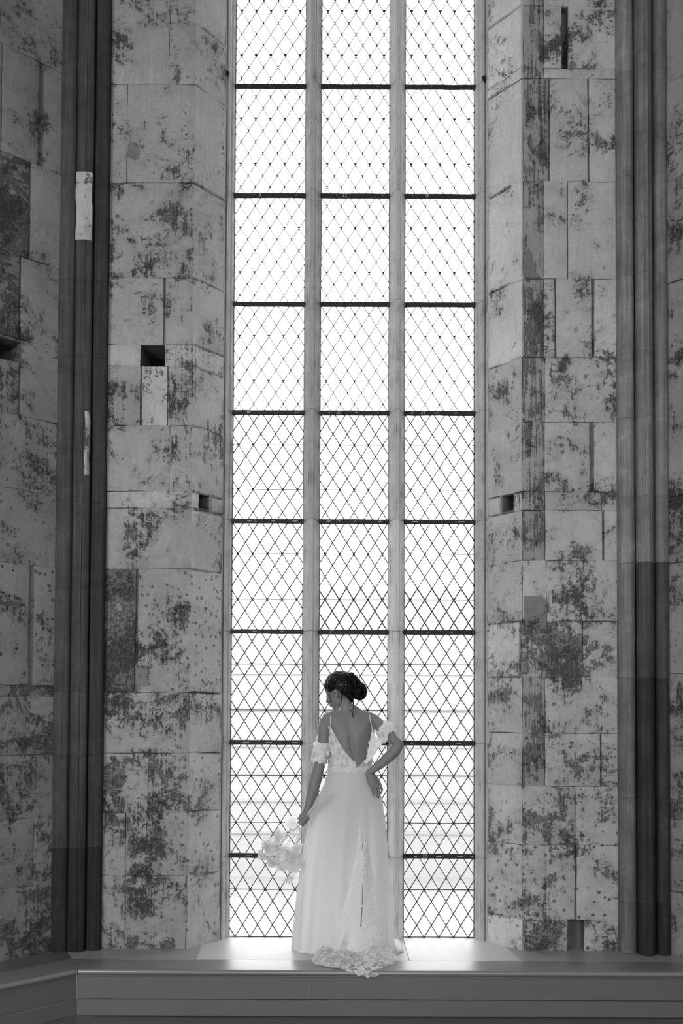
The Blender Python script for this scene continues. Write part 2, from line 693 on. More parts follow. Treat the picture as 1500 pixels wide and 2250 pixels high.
def run_courses(face, courses, parent, px_mid, u_lo, u_hi, default):
    """courses: list of (y_top, y_bottom, [joint entries], props); a joint entry is x or (x, gap)"""
    for n_, (yt, yb, joints, props) in enumerate(courses):
        zt, zb = face.upx(px_mid, yt)[1], face.upx(px_mid, yb)[1]
        ym = (yt + yb) / 2
        js = []
        for j in joints:
            x, g = j if isinstance(j, tuple) else (j, 0)
            js.append((face.upx(x, ym)[0], g))
        js.sort()
        edges = [(u_lo, 0)] + js + [(u_hi, 0)]
        for i, ((a, ga), (b, gb)) in enumerate(zip(edges, edges[1:])):
            pr = dict(default)
            pr.update(props.get(i, {}) if all(isinstance(k, int) for k in props) else props)
            pr['tone'] = pr.get('tone', 0) + random.uniform(-.04, .04)
            block(face, a + ga / 2, b - gb / 2, zb, zt, parent, lift=random.uniform(-.004, .004), **pr)


def hole_px(face, x0, x1, y0, y1, dep):
    ym, xm = (y0 + y1) / 2, (x0 + x1) / 2
    a, b = sorted((face.upx(x0, ym)[0], face.upx(x1, ym)[0]))
    return (a, b, face.upx(xm, y1)[1], face.upx(xm, y0)[1], dep)


# ----- wall_left
hl1 = hole_px(fl, 309, 362, 757, 804, .5)
hl2 = hole_px(fl, 438, 463, 1080, 1117, .2)
wl = wall_core('wall_left', fl, S - .1, HT, [hl1, hl2], 'limewashed ashlar wall left of the window with splayed reveal and a deep socket')
U0, U1 = fl.u[0], fl.u[-1]
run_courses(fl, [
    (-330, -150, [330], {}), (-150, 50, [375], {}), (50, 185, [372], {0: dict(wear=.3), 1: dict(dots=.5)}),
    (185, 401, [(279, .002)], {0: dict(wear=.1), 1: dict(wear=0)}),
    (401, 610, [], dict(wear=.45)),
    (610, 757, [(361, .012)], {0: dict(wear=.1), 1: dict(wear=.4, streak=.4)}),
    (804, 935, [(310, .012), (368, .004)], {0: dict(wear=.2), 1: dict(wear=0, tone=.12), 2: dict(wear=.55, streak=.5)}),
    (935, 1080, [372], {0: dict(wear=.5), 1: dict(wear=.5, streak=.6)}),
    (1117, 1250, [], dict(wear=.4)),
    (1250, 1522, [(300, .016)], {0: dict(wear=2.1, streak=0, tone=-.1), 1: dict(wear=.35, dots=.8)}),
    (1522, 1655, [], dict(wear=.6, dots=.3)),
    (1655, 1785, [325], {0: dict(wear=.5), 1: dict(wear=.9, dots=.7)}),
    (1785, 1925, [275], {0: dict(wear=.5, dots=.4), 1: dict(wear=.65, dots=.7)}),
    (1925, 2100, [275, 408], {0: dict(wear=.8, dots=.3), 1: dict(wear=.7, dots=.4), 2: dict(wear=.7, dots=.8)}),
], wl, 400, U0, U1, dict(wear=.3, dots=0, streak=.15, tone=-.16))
# stones around the two sockets
zt, zb = fl.upx(400, 757)[1], fl.upx(400, 804)[1]
block(fl, U0, hl1[0], zb, zt, wl, wear=.2)
block(fl, hl1[1], U1, zb, zt, wl, wear=.5, streak=.4)
zt, zb = fl.upx(400, 1080)[1], fl.upx(400, 1117)[1]
block(fl, U0, hl2[0], zb, zt, wl, wear=.4)
block(fl, hl2[1], U1, zb, zt, wl, wear=.3, tone=-.25)

# ----- wall_right
hr1 = hole_px(fr, 1100, 1126, 1080, 1122, .2)
hr2 = hole_px(fr, 1247, 1284, 2022, 2092, .10)
hr3 = hole_px(fr, 1234, 1248, 14, 150, .07)
wr = wall_core('wall_right', fr, S - .1, HT, [hr1, hr2, hr3], 'limewashed ashlar wall right of the window with dark tooled margin along the splayed reveal')
V0, V1 = fr.u[0], fr.u[-1]
DK = dict(wear=1.0, streak=1.0, tone=-.12)


def rb(yt, yb, joints, plist, default=None):
    """right wall course; joints given left to right in the photograph"""
    zt, zb = fr.upx(1300, yt)[1], fr.upx(1300, yb)[1]
    ym = (yt + yb) / 2
    xs = []
    for j in joints:
        x, g = j if isinstance(j, tuple) else (j, 0)
        xs.append((fr.upx(x, ym)[0], g))
    edges = [(V1, 0)] + xs + [(V0, 0)]
    for i, ((a, ga), (b, gb)) in enumerate(zip(edges, edges[1:])):
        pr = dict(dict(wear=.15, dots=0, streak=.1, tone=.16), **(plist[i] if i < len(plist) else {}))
        pr['tone'] += random.uniform(-.05, .05)
        block(fr, b + gb / 2, a - ga / 2, zb, zt, wr, lift=random.uniform(-.003, .003), **pr)


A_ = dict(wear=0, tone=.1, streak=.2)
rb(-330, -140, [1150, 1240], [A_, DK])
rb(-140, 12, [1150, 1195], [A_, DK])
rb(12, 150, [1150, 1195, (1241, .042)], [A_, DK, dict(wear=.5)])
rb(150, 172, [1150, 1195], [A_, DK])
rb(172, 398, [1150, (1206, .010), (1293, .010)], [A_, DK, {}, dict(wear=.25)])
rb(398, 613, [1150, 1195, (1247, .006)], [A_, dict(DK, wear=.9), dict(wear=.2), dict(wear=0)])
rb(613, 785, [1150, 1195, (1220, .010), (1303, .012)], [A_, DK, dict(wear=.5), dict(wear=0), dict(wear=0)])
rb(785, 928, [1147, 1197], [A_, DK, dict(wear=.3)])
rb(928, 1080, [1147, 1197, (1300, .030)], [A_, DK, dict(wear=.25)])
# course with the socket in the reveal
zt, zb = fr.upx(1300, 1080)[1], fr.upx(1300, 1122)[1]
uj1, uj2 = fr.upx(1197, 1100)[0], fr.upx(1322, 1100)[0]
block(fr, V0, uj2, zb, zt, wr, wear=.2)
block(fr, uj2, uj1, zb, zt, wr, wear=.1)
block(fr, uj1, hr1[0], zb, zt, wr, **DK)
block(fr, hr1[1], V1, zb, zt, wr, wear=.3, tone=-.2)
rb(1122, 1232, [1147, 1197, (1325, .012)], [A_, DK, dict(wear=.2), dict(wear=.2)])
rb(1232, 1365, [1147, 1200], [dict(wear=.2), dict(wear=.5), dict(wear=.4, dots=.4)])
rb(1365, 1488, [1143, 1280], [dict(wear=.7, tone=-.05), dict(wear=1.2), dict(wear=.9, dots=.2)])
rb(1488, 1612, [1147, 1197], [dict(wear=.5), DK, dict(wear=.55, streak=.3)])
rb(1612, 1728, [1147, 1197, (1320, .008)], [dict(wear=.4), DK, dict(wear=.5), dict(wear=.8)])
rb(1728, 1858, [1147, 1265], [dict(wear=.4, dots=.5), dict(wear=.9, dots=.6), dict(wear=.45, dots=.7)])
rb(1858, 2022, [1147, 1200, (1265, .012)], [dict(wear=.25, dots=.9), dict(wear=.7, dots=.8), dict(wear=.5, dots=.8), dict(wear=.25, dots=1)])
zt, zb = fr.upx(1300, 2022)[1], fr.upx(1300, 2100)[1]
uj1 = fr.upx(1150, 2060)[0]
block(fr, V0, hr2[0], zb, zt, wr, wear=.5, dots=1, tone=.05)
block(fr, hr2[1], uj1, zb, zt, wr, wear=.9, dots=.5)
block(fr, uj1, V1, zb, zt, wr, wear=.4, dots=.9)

# ----- wall_far_left, wall_far_right (angled bays)
hf = hole_px(ffl, -18, 50, 742, 796, .45)
wf = wall_core('wall_far_left', ffl, S - .1, HT, [hf], 'dim angled stone wall at the left edge with a dark socket')
W1 = ffl.u[-1]
W0 = ffl.upx(-70, 1100)[0]
fd = dict(tone=-.46, wear=.25, dots=.1, streak=.1)  # low tone puts the weaker light on this bay into the stone colour
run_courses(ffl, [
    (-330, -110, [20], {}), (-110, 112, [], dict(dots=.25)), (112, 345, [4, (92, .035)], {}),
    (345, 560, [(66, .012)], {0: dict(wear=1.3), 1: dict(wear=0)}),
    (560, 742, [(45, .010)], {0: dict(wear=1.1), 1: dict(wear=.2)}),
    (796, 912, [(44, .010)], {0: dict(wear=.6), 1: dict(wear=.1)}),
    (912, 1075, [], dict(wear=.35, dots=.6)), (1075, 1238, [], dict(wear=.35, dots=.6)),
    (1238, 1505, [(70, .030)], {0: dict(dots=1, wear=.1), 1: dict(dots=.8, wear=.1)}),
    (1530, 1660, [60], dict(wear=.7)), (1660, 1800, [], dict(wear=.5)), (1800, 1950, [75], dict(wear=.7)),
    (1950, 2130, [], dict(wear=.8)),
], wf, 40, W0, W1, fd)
zt, zb = ffl.upx(40, 742)[1], ffl.upx(40, 796)[1]
block(ffl, hf[1], W1, zb, zt, wf, **fd)
zt, zb = ffl.upx(40, 1505)[1], ffl.upx(40, 1530)[1]
block(ffl, W0, W1, zb, zt, wf, lift=-.012, tone=-.5, wear=1.2)
wg = wall_core('wall_far_right', ffr, S - .1, HT, [], 'narrow strip of angled stone wall at the right edge')
R1 = ffr.u[-1]
R0 = ffr.upx(1580, 1100)[0]
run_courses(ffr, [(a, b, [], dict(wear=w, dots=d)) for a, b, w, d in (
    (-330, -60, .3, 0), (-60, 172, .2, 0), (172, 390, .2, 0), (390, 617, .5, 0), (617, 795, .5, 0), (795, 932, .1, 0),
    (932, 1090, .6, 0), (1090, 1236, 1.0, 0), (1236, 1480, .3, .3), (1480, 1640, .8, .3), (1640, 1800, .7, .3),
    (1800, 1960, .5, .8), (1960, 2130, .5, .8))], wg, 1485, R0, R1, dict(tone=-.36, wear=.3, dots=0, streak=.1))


def scar(face, parent, pts):
    """a patch where the limewash has come away in one piece"""
    n = len(pts)
    cx, cy = sum(p[0] for p in pts) / n, sum(p[1] for p in pts) / n
    ring = []
    for i in range(n):                                    # roughen the outline
        a, b = pts[i], pts[(i + 1) % n]
        for k in range(4):
            t = k / 4
            ring.append((lerp(a[0], b[0], t) + random.uniform(-1.4, 1.4), lerp(a[1], b[1], t) + random.uniform(-1.8, 1.8)))
    v = [face.pt(*face.upx(cx, cy), .0085)]
    for (x, y) in ring:
        v.append(face.pt(*face.upx(x, y), .0075))
    for (x, y) in ring:
        v.append(face.pt(*face.upx(x, y), .0))
    m = len(ring)
    f = [(0, 1 + i, 1 + (i + 1) % m) for i in range(m)] + [(1 + i, 1 + m + i, 1 + m + (i + 1) % m, 1 + (i + 1) % m) for i in range(m)]
    ob = link('bare_patch', fix_normals(mesh('bare_patch', v, f)), M['scar'], parent)
    for k_ in ('tone', 'wear', 'dots', 'streak'):
        ob[k_] = 0.0


scar(fl, wl, [(285, 313), (300, 315), (307, 330), (305, 350), (296, 352), (280, 344), (281, 325)])
scar(fl, wl, [(298, 1463), (318, 1462), (327, 1472), (322, 1490), (330, 1503), (303, 1512), (298, 1500)])
scar(fr, wr, [(1160, 546), (1168, 560), (1173, 598), (1186, 610), (1150, 612), (1148, 570)])
scar(fr, wr, [(1150, 1310), (1190, 1309), (1206, 1325), (1198, 1358), (1200, 1384), (1168, 1378), (1150, 1370)])
# wall above the window
o = MB(); o.box(-.80, .96, -.10, .25, ZTOP, HT)
ob = o.build('wall_above_window', M['mortar'], label='stone wall above the tall window', category='wall', kind='structure')


# ------------------------------------------------------------------ engaged columns
def roll_profile(cx, cy, r, a0, a1, n=12):
    return [(cx + r * math.cos(lerp(a0, a1, i / n)), cy + r * math.sin(lerp(a0, a1, i / n))) for i in range(n + 1)]


def column(name, label, pxs, ysplit, tones, mirror, patches):
    """pxs: pixel spans of the three rolls at mid height (inner roll first)"""
    root = empty(name, label=label, category='column')
    ys = (-.385, -.415, -.425) if mirror else (-.375, -.425, -.43)
    cs = []
    for (x0, x1), yy in zip(pxs, ys):
        a, b = at(x0, 1100, yy).x, at(x1, 1100, yy).x
        cs.append(((a + b) / 2, yy, abs(b - a) / 2))
    sg = -1 if mirror else 1
    def arc(c, a0, a1):
        return [(c[0] + sg * c[2] * math.cos(math.radians(lerp(a0, a1, i / 12))), c[1] + c[2] * (.5 if mirror else 1.12) * math.sin(math.radians(lerp(a0, a1, i / 12)))) for i in range(13)]
    A, B, Cc = cs
    fil = .012
    profA = arc(A, 180, 340) + [(A[0] + sg * A[2], -.25), (A[0] - sg * A[2], -.25)]
    # middle roll carries a narrow fillet on its nose
    pb = []
    for i in range(15):
        a = math.radians(lerp(170, 370, i / 14))
        x, y = B[0] + sg * B[2] * math.cos(a), B[1] + B[2] * math.sin(a) * (.55 if mirror else 1.12)
        pb.append((x, y))
    nz = B[1] - B[2] * (.66 if mirror else 1.24)
    nose = [(B[0] - sg * fil, nz), (B[0] + sg * fil, nz)]
    pb = pb[:7] + nose + pb[8:]
    mid = [((B[0] + Cc[0]) / 2, -.40 if mirror else -.385)]
    profB = [(A[0] + sg * A[2] * .95, -.30), ((A[0] + B[0]) / 2 + sg * .004, -.375)] + pb + mid + arc(Cc, 190, 350) + \
            [(Cc[0] + sg * Cc[2], -.30)]
    X = (pxs[1][0] + pxs[1][1]) / 2
    for (ya, yb_), ta, tb in zip(zip(ysplit, ysplit[1:]), tones[0], tones[1]):
        zt, zb = at(X, ya, -.46).z, at(X, yb_, -.46).z
        zb = max(zb, S + .001)
        for nm, pr, tn in (('roll_moulding', profA, ta), ('shaft_drum', profB, tb)):
            mb = MB()
            mb.prism(pr, zb + .0004, zt - .0004, .0012)
            ob = mb.build(nm, M['column'], root, True, tone=tn * random.uniform(.93, 1.07))
            ob.data.set_sharp_from_angle(angle=math.radians(35))
    for (x0, x1, y0, y1) in patches:                     # strips where the paint has come off the nose of the roll
        a, b = at(x0, (y0 + y1) / 2, -.49).x, at(x1, (y0 + y1) / 2, -.49).x
        zt, zb = at(x0, y0, -.49).z, at(x0, y1, -.49).z
        mb = MB()
        yf = nz
        n = 8
        rings = []
        for i in range(n + 1):
            z = lerp(zb, zt, i / n)
            w = random.uniform(-.003, .003)
            rings.append([Vector(p) for p in ((a + w, yf + .012, z), (a + w, yf - .003, z), (lerp(a, b, .62), yf - .004, z), (b + w, yf + .010, z), (b + w, yf + .03, z), (a, yf + .03, z))])
        mb.loft(rings)
        mb.build('bare_stone_strip', M['bare'], root, label='pale strip of bare stone where the dark paint has flaked')
    return root


RS = [-330, -120, 150, 380, 600, 772, 915, 1090, 1235, 1490, 1755, 1985, 2103]
column('engaged_column', 'clustered stone column right of the window, grey above and dark painted below',
       [(1357, 1393), (1398, 1434), (1440, 1467)], RS,
       [[.30, .30, .30, .30, .32, .34, .34, .34, .30, .24, .22, .20],
        [.24, .24, .24, .26, .30, .30, .32, .30, .10, .06, .055, .05]], False, [])
LS = [-330, -120, 180, 400, 610, 780, 940, 1100, 1290, 1520, 1660, 1865, 2100]
column('engaged_column', 'dark painted clustered stone column left of the window with a pale flaked strip',
       [(231, 200), (197, 160), (157, 122)], LS,
       [[.056]*11 + [.035],
        [.092]*10 + [.075, .035]], True, [(163, 197, 370, 520), (182, 191, 900, 1040)])

# ------------------------------------------------------------------ window
win = empty('window_1', (0, 0, S), label='tall narrow three-light stone window with diamond leaded glass', category='window', kind='structure')
WL = win.location


def wlink(mb, name, mat, smooth=False, parent=win, **props):
    me = fix_normals(mesh(name, mb.v, mb.f))
    ob = link(name, me, mat, parent, smooth, **props)
    if parent is win:
        ob.matrix_parent_inverse = Matrix.Translation(-Vector(WL))
    return ob


bars = [.533, 1.2758, 2.0085, 2.743, 3.470, 4.202, 4.938, 5.683, 6.42, 7.155]
xa = [at(p, 1100, 0).x for p in (666.5, 702, 853, 888)]
lights = [(XL_GLASS, xa[0]), (xa[1], xa[2]), (xa[3], XR_GLASS)]

# mullions, one stone per stage
for (x0, x1) in ((xa[0], xa[1]), (xa[2], xa[3])):
    c, h = (x0 + x1) / 2, (x1 - x0) / 2
    prof = [(c - h, .09), (c - h, -.012), (c - h * .80, -.026), (c - h * .55, -.055), (c - h * .38, -.085), (c - h * .26, -.092), (c - h * .22, -.112),
            (c + h * .22, -.112), (c + h * .26, -.092), (c + h * .38, -.085), (c + h * .55, -.055), (c + h * .80, -.026), (c + h, -.012), (c + h, .09)]
    zz = [0.0] + bars
    for k, (a, b) in enumerate(zip(zz, zz[1:])):
        mb = MB()
        mb.prism(prof, S + a + .001, S + b - .001, .0015)
        wlink(mb, 'mullion_stone', M['mullion'], tone=(.45 if x0 > .2 else .12) if k < 4 else (.12 if x0 > .2 else -.1))
# jamb mouldings
for sgn, xg, xo in ((-1, XL_GLASS, -.80), (1, XR_GLASS, .967)):
    def q(t, y):
        return (lerp(xg, xo, t), y)
    prof = [q(0, .09), q(0, -.015), q(.16, -.04), q(.30, -.048), q(.34, -.072), q(.46, -.085), q(.60, -.085), q(.62, -.066), q(.70, -.066), q(.74, -.112), q(1.25, -.112), q(1.25, .09)]
    zz = [-.02] + bars
    for a, b in zip(zz, zz[1:]):
        mb = MB()
        mb.prism(prof, S + a + .001, S + b - .001)
        wlink(mb, 'jamb_stone', M['jamb'], tone=.25)
# iron stubs left in the jambs near the top
for px, py, s_ in ((499, 162, -1), (1063, 173, 1)):
    p = at(px, py, -.10)
    mb = MB()
    mb.tube([p + Vector((s_ * .02, .03, 0)), p + Vector((0, -.005, .004)), p + Vector((-s_ * .012, -.03, -.012))], [.013, .016, .010], 8)
    wlink(mb, 'iron_stub', M['iron'], True)

came_w = [.0052, .0052, .0054, .0070, .0064, .0043, .0035, .0031, .0030, .0030]  # upper stages thinned: sky glare over the lines is put into their shape
node_s = [.0056, .0056, .0056, .0056, .0058, .0060, .0060, .0060, .0060, .006]
DXN, ROWS = .0945, 9


def clip(poly, x0, x1, z0, z1):
    for ax, lim, sg in ((0, x0, 1), (0, x1, -1), (1, z0, 1), (1, z1, -1)):
        out = []
        for i in range(len(poly)):
            a, b = poly[i - 1], poly[i]
            ia, ib = (a[ax] - lim) * sg >= -1e-9, (b[ax] - lim) * sg >= -1e-9
            if ia != ib:
                t = (lim - a[ax]) / (b[ax] - a[ax])
                out.append((lerp(a[0], b[0], t), lerp(a[1], b[1], t)))
            if ib:
                out.append(b)
        poly = out
        if len(poly) < 3:
            return []
    return poly


pane_list = []
wiremarks = {}
panel_z = [0.0] + bars
for r in range(len(bars)):
    z0, z1 = S + panel_z[r] + (.006 if r == 0 else .010), S + panel_z[r + 1] - .010
    zb0, zb1 = S + panel_z[r], S + panel_z[r + 1]
    if r == 0:                                           # lowest stage is shorter: 7 rows and a bar at the foot
        dz = (zb1 - zb0 - .064) / 6.0
        rows = [zb0 + i * dz for i in range(7)]
        Aph = [i % 2 == 0 for i in range(7)]
        wires = [rows[4], rows[0] + .004]
    else:
        dz = (zb1 - zb0 - .128) / 8.0
        rows = [zb0 + .064 + i * dz for i in range(9)]
        Aph = [i % 2 == 0 for i in range(9)]
        wires = [rows[2], rows[6]]
    for li, (x0, x1) in enumerate(lights):
        xm = (x0 + x1) / 2
        dx = (x1 - x0) / 4.83
        w = came_w[r]
        mb = MB()
        # two families of diagonal cames
        xn0 = xm - 2 * dx                                 # first A node
        zn0 = rows[0]
        for fam in (1, -1):
            for k in range(-14, 20):
                # line through (xn0 + k*dx, zn0) with slope fam*dz/(dx/2)
                sl = fam * dz / (dx / 2)
                X0 = xn0 + k * dx
                pts = []
                za, zb_ = sl * (x0 - X0) + zn0, sl * (x1 - X0) + zn0
                t0, t1 = x0, x1
                lo, hi = (z0 - zn0) / sl + X0, (z1 - zn0) / sl + X0
                if lo > hi:
                    lo, hi = hi, lo
                t0, t1 = max(t0, lo), min(t1, hi)
                if t1 - t0 < .004:
                    continue
                p = Vector((t0, 0, sl * (t0 - X0) + zn0))
                q_ = Vector((t1, 0, sl * (t1 - X0) + zn0))
                d = (q_ - p)
                a = d * .5
                n_ = Vector((0, 1, 0))
                b = d.normalized().cross(n_) * (w / 2)
                mb.obar((p + q_) / 2, a, b, n_ * .004)
        ns_ = node_s[r]
        for ri, zr in enumerate(rows):
            cnt = 5 if Aph[ri] else 4
            xs0 = xm - 2 * dx if Aph[ri] else xm - 1.5 * dx
            for k in range(cnt):
                X = xs0 + k * dx
                mb.obar((X, -.002, zr), (ns_ * .62, 0, 0), (0, 0, ns_ * 1.25), (0, .005, 0))
        # side cames
        for X in (x0 + .002, x1 - .002):
            mb.box(X - .002, X + .002, -.004, .004, z0, z1)
        wlink(mb, 'leading', M['lead'])
        for wz in wires:
            mb = MB()
            mb.tube([(x0, -.010, wz), (xm, -.010, wz + random.uniform(-.002, .002)), (x1, -.010, wz)],
                    (.0032 if r == 0 else .0028 if r < 3 else .0025 if r < 5 else .0015), 6, cap=False)
            ob = wlink(mb, 'tie_bar', M['iron'])
            for k in range(5):
                X = xm - 2 * dx + k * dx
                m2 = MB()
                m2.obar((X, -.013, wz + .003), (.0085, 0, 0), (0, 0, .0032), (0, .004, 0))
                m2.obar((X, -.013, wz - .004), (.0035, 0, 0), (0, 0, .0085), (0, .004, 0))
                t_ = wlink(m2, 'lead_tie', M['lead'], False, ob)
        # diamond panes
        for ri in range(-2, len(rows) + 2):
            zr = rows[0] + ri * dz
            ph = (ri % 2 == 0)
            for k in range(-1, 7):
                X = (xm - 2.5 * dx if ph else xm - 2 * dx) + k * dx
                poly = clip([(X, zr - dz), (X + dx / 2, zr), (X, zr + dz), (X - dx / 2, zr)], x0, x1, z0 - .004, z1 + .004)
                if len(poly) >= 3:
                    ar = abs(sum(a[0] * b[1] - b[0] * a[1] for a, b in zip(poly, poly[1:] + poly[:1]))) / 2
                    if ar > 1e-4:
                        pane_list.append((r, li, ar, poly, (X, zr), ar > .98 * dx * dz))


def pane_geo(poly, c, tilt):
    n = len(poly)
    v = [(x - c[0], -.0015 + tilt[0] * (x - c[0]) + tilt[1] * (z - c[1]), z - c[1]) for x, z in poly] + \
        [(x - c[0], .0015 + tilt[0] * (x - c[0]) + tilt[1] * (z - c[1]), z - c[1]) for x, z in poly]
    f = [tuple(range(n))[::-1], tuple(n + i for i in range(n))] + [(i, (i + 1) % n, n + (i + 1) % n, n + i) for i in range(n)]
    return v, f


shared = {}
rest = MB()
cnt = 0
for (r, li, ar, poly, c, full) in pane_list:
    tilt = (random.uniform(-.01, .01), random.uniform(-.01, .01))
    if cnt < 300 and r <= 4 and full and not (r == 0 and li == 1) and not (r == 1 and li == 1):
        key = (r, li, full, int(random.random() * 2))
        if key not in shared:
            v, f = pane_geo(poly, c, tilt)
            me = fix_normals(mesh('pane', v, f))
            me.materials.append(M['glass'])
            shared[key] = me
        ob = link('pane', shared[key], None, win)
        ob.location = Vector((c[0], 0, c[1])) - Vector(WL)
        cnt += 1
    else:
        v, f = pane_geo(poly, c, tilt)
        rest.add([(p[0] + c[0], p[1], p[2] + c[1]) for p in v], f)
wlink(rest, 'panes', M['glass'], kind='stuff')


# saddle bars with their painted marks
def text_mesh(body, size):
    cu = bpy.data.curves.new('number_mark', 'FONT')
    cu.body = body
    cu.size = size
    cu.align_x, cu.align_y = 'CENTER', 'CENTER'
    cu.extrude = .0006
    cu.resolution_u = 3
    ob = bpy.data.objects.new('tmp', cu)
    C.objects.link(ob)
    bpy.context.view_layer.update()
    me = bpy.data.meshes.new_from_object(ob.evaluated_get(bpy.context.evaluated_depsgraph_get()))
    bpy.data.objects.remove(ob)
    bpy.data.curves.remove(cu)
    me.name = 'number_mark'
    return me


# (bar row from the bottom, light) -> list of (pixel x, text or dash width in px)
marks = {
    (0, 0): [(546, 'd14'), (582, 'd12'), (596, 'd8')], (0, 2): [(913, 'd6'), (933, '30'), (964, 'd13'), (1010, 'd12'), (1036, 'd5')],
    (1, 0): [(540, 'd14'), (590, 'd14'), (615, 'd3'), (647, 'd14')], (1, 2): [(905, 'd9'), (1008, 'd10')],
    (2, 0): [(559, 'd10'), (619, 'd7')], (2, 1): [(728, "7''"), (803, 'd5')], (2, 2): [(939, 'd4'), (992, 'd4')],
    (3, 0): [(546, 'd5'), (552, 'd3'), (561, '5'), (600, 'd8'), (648, 'd12')], (3, 1): [(722, 'd10'), (742, '19'), (779, 'd3'), (834, 'd9')],
    (3, 2): [(912, 'd14'), (1013, 'd16')],
    (4, 0): [(546, 'd8'), (649, 'd4'), (656, 'd3')], (4, 1): [(723, 'd4'), (744, '20'), (783, 'd6'), (830, 'd3')],
    (4, 2): [(906, 'd7'), (929, '34'), (959, 'd11'), (1001, 'd10')],
    (6, 0): [(553, 'd3'), (559, 'd3'), (571, '8'), (651, 'd5')], (6, 1): [(740, 'd3'), (757, '22'), (840, 'd4')], (6, 2): [(908, 'd3'), (938, '26')],
    (7, 0): [(548, 'd3'), (592, 'd3')], (7, 1): [(722, 'd4'), (828, 'd3')], (7, 2): [(893, 'd3'), (948, 'd4')],
}
bar_px_y = [1880, 1632, 1389, 1147, 909, 671, 433, 194]
for r, bz in enumerate(bars):
    for li, (x0, x1) in enumerate(lights):
        z = S + bz
        mb = MB()
        hz = .0165
        n = 6
        rings = []
        for i in range(n + 1):
            X = lerp(x0 - .004, x1 + .004, i / n)
            dz_ = random.uniform(-.0012, .0012)
            rings.append([Vector((X, -.022, z - hz + .002 + dz_)), Vector((X, -.024, z - hz + .005 + dz_)), Vector((X, -.024, z + hz - .005 + dz_)), Vector((X, -.022, z + hz - .002 + dz_)),
                          Vector((X, -.010, z + hz + dz_)), Vector((X, -.010, z - hz + dz_))])
        mb.loft(rings)
        ob = wlink(mb, 'saddle_bar', M['iron'])
        for px, t in marks.get((r, li), []):
            p = at(px, bar_px_y[r], -.0245)
            if t[0] == 'd':
                wd = float(t[1:]) * .0029
                m2 = MB()
                hh = .0035 if wd > .012 else .0025
                m2.add([(p.x - wd / 2, -.0246, z - hh), (p.x + wd / 2, -.0246, z - hh * .6), (p.x + wd / 2, -.0246, z + hh), (p.x - wd / 2, -.0246, z + hh * .6),
                        (p.x - wd / 2, -.0242, z - hh), (p.x + wd / 2, -.0242, z - hh * .6), (p.x + wd / 2, -.0242, z + hh), (p.x - wd / 2, -.0242, z + hh * .6)],
                       [(0, 1, 2, 3), (7, 6, 5, 4), (0, 4, 5, 1), (1, 5, 6, 2), (2, 6, 7, 3), (3, 7, 4, 0)])
                wlink(m2, 'paint_mark', M['chalk'], False, ob)
            else:
                me = text_mesh(t, .032)
                me.materials.append(M['chalk'])
                tb = link('number_mark', me, None, ob)
                tb.rotation_euler = (math.pi / 2, 0, 0)
                tb.location = (p.x, -.0246, z)

# ------------------------------------------------------------------ window bench
YN = -.848                                                # front edge of the nosing
YJ = -.608                                                # joint between nosing board and sill boards
bench = empty('window_bench', (0, YN, 0), label='grey painted wooden bench platform running below the window', category='bench')
BL = Vector(bench.location)


def bpart(mb, name, mat, root=bench, loc=None, smooth=False, **props):
    me = fix_normals(mesh(name, mb.v, mb.f))
    ob = link(name, me, mat, root, smooth, **props)
    ob.matrix_parent_inverse = Matrix.Translation(-Vector(root.location))
    return ob


cl = onz(168, 2133, S)                                    # inner corner of the nosing at the left
XR_END = 2.35
ang = Vector((-1, -1, 0)).normalized()                    # direction of the left bench
mit = Vector((-math.tan(math.radians(22.5)), 1, 0))       # mitre line going back from the corner: offset per metre of depth
XC = cl.x


def mx(Y):
    return XC + mit.x * (Y - YN)


G = .0012
TH = .03
# sill boards behind the nosing (plan polygons), seams measured on the photograph
s1a, s1b = onz(440, 2078, S), onz(428, 2110, S)
s2a, s2b = onz(1112, 2080, S), onz(1144, 2113, S)
m1 = onz(688, 2098, S)
m2a, m2b = onz(885, 2062, S), onz(899, 2111, S)


def board(name, poly, mat, z1=S, th=TH, root=bench):
    mb = MB()
    mb.prism(poly, z1 - th, z1, .0012)
    return bpart(mb, name, mat, root)


yb1 = YW - .002
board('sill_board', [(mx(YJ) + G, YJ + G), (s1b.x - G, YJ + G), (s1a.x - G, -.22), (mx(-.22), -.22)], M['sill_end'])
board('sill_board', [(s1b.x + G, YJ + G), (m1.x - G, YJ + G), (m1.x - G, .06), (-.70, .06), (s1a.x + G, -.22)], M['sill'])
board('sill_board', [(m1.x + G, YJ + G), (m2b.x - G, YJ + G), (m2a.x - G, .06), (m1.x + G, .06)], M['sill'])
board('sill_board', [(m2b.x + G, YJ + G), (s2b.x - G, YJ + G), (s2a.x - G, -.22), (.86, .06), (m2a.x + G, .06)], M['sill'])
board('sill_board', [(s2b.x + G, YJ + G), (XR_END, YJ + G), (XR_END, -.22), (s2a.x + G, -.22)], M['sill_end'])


def nosing(root, p0, p1, mv0, mv1, name='nosing_board'):
    """rounded front board between two stations; mv = plan vector per metre of depth behind the edge"""
    prof = []
    r = .017
    dep = YJ - YN - G
    for i in range(9):
        a = math.radians(90 + 180 * i / 8)
        prof.append((r + r * math.cos(a), S - r + r * math.sin(a)))
    prof += [(.03, S - .036), (.03, S - .045), (dep, S - .045), (dep, S)]
    mb = MB()
    mb.loft([[Vector((p0.x, p0.y, 0)) + mv0 * d + Vector((0, 0, z)) for d, z in prof],
             [Vector((p1.x, p1.y, 0)) + mv1 * d + Vector((0, 0, z)) for d, z in prof]])
    ob = bpart(mb, name, M['nosing'], root, smooth=True)
    ob.data.set_sharp_from_angle(angle=math.radians(30))
    return ob


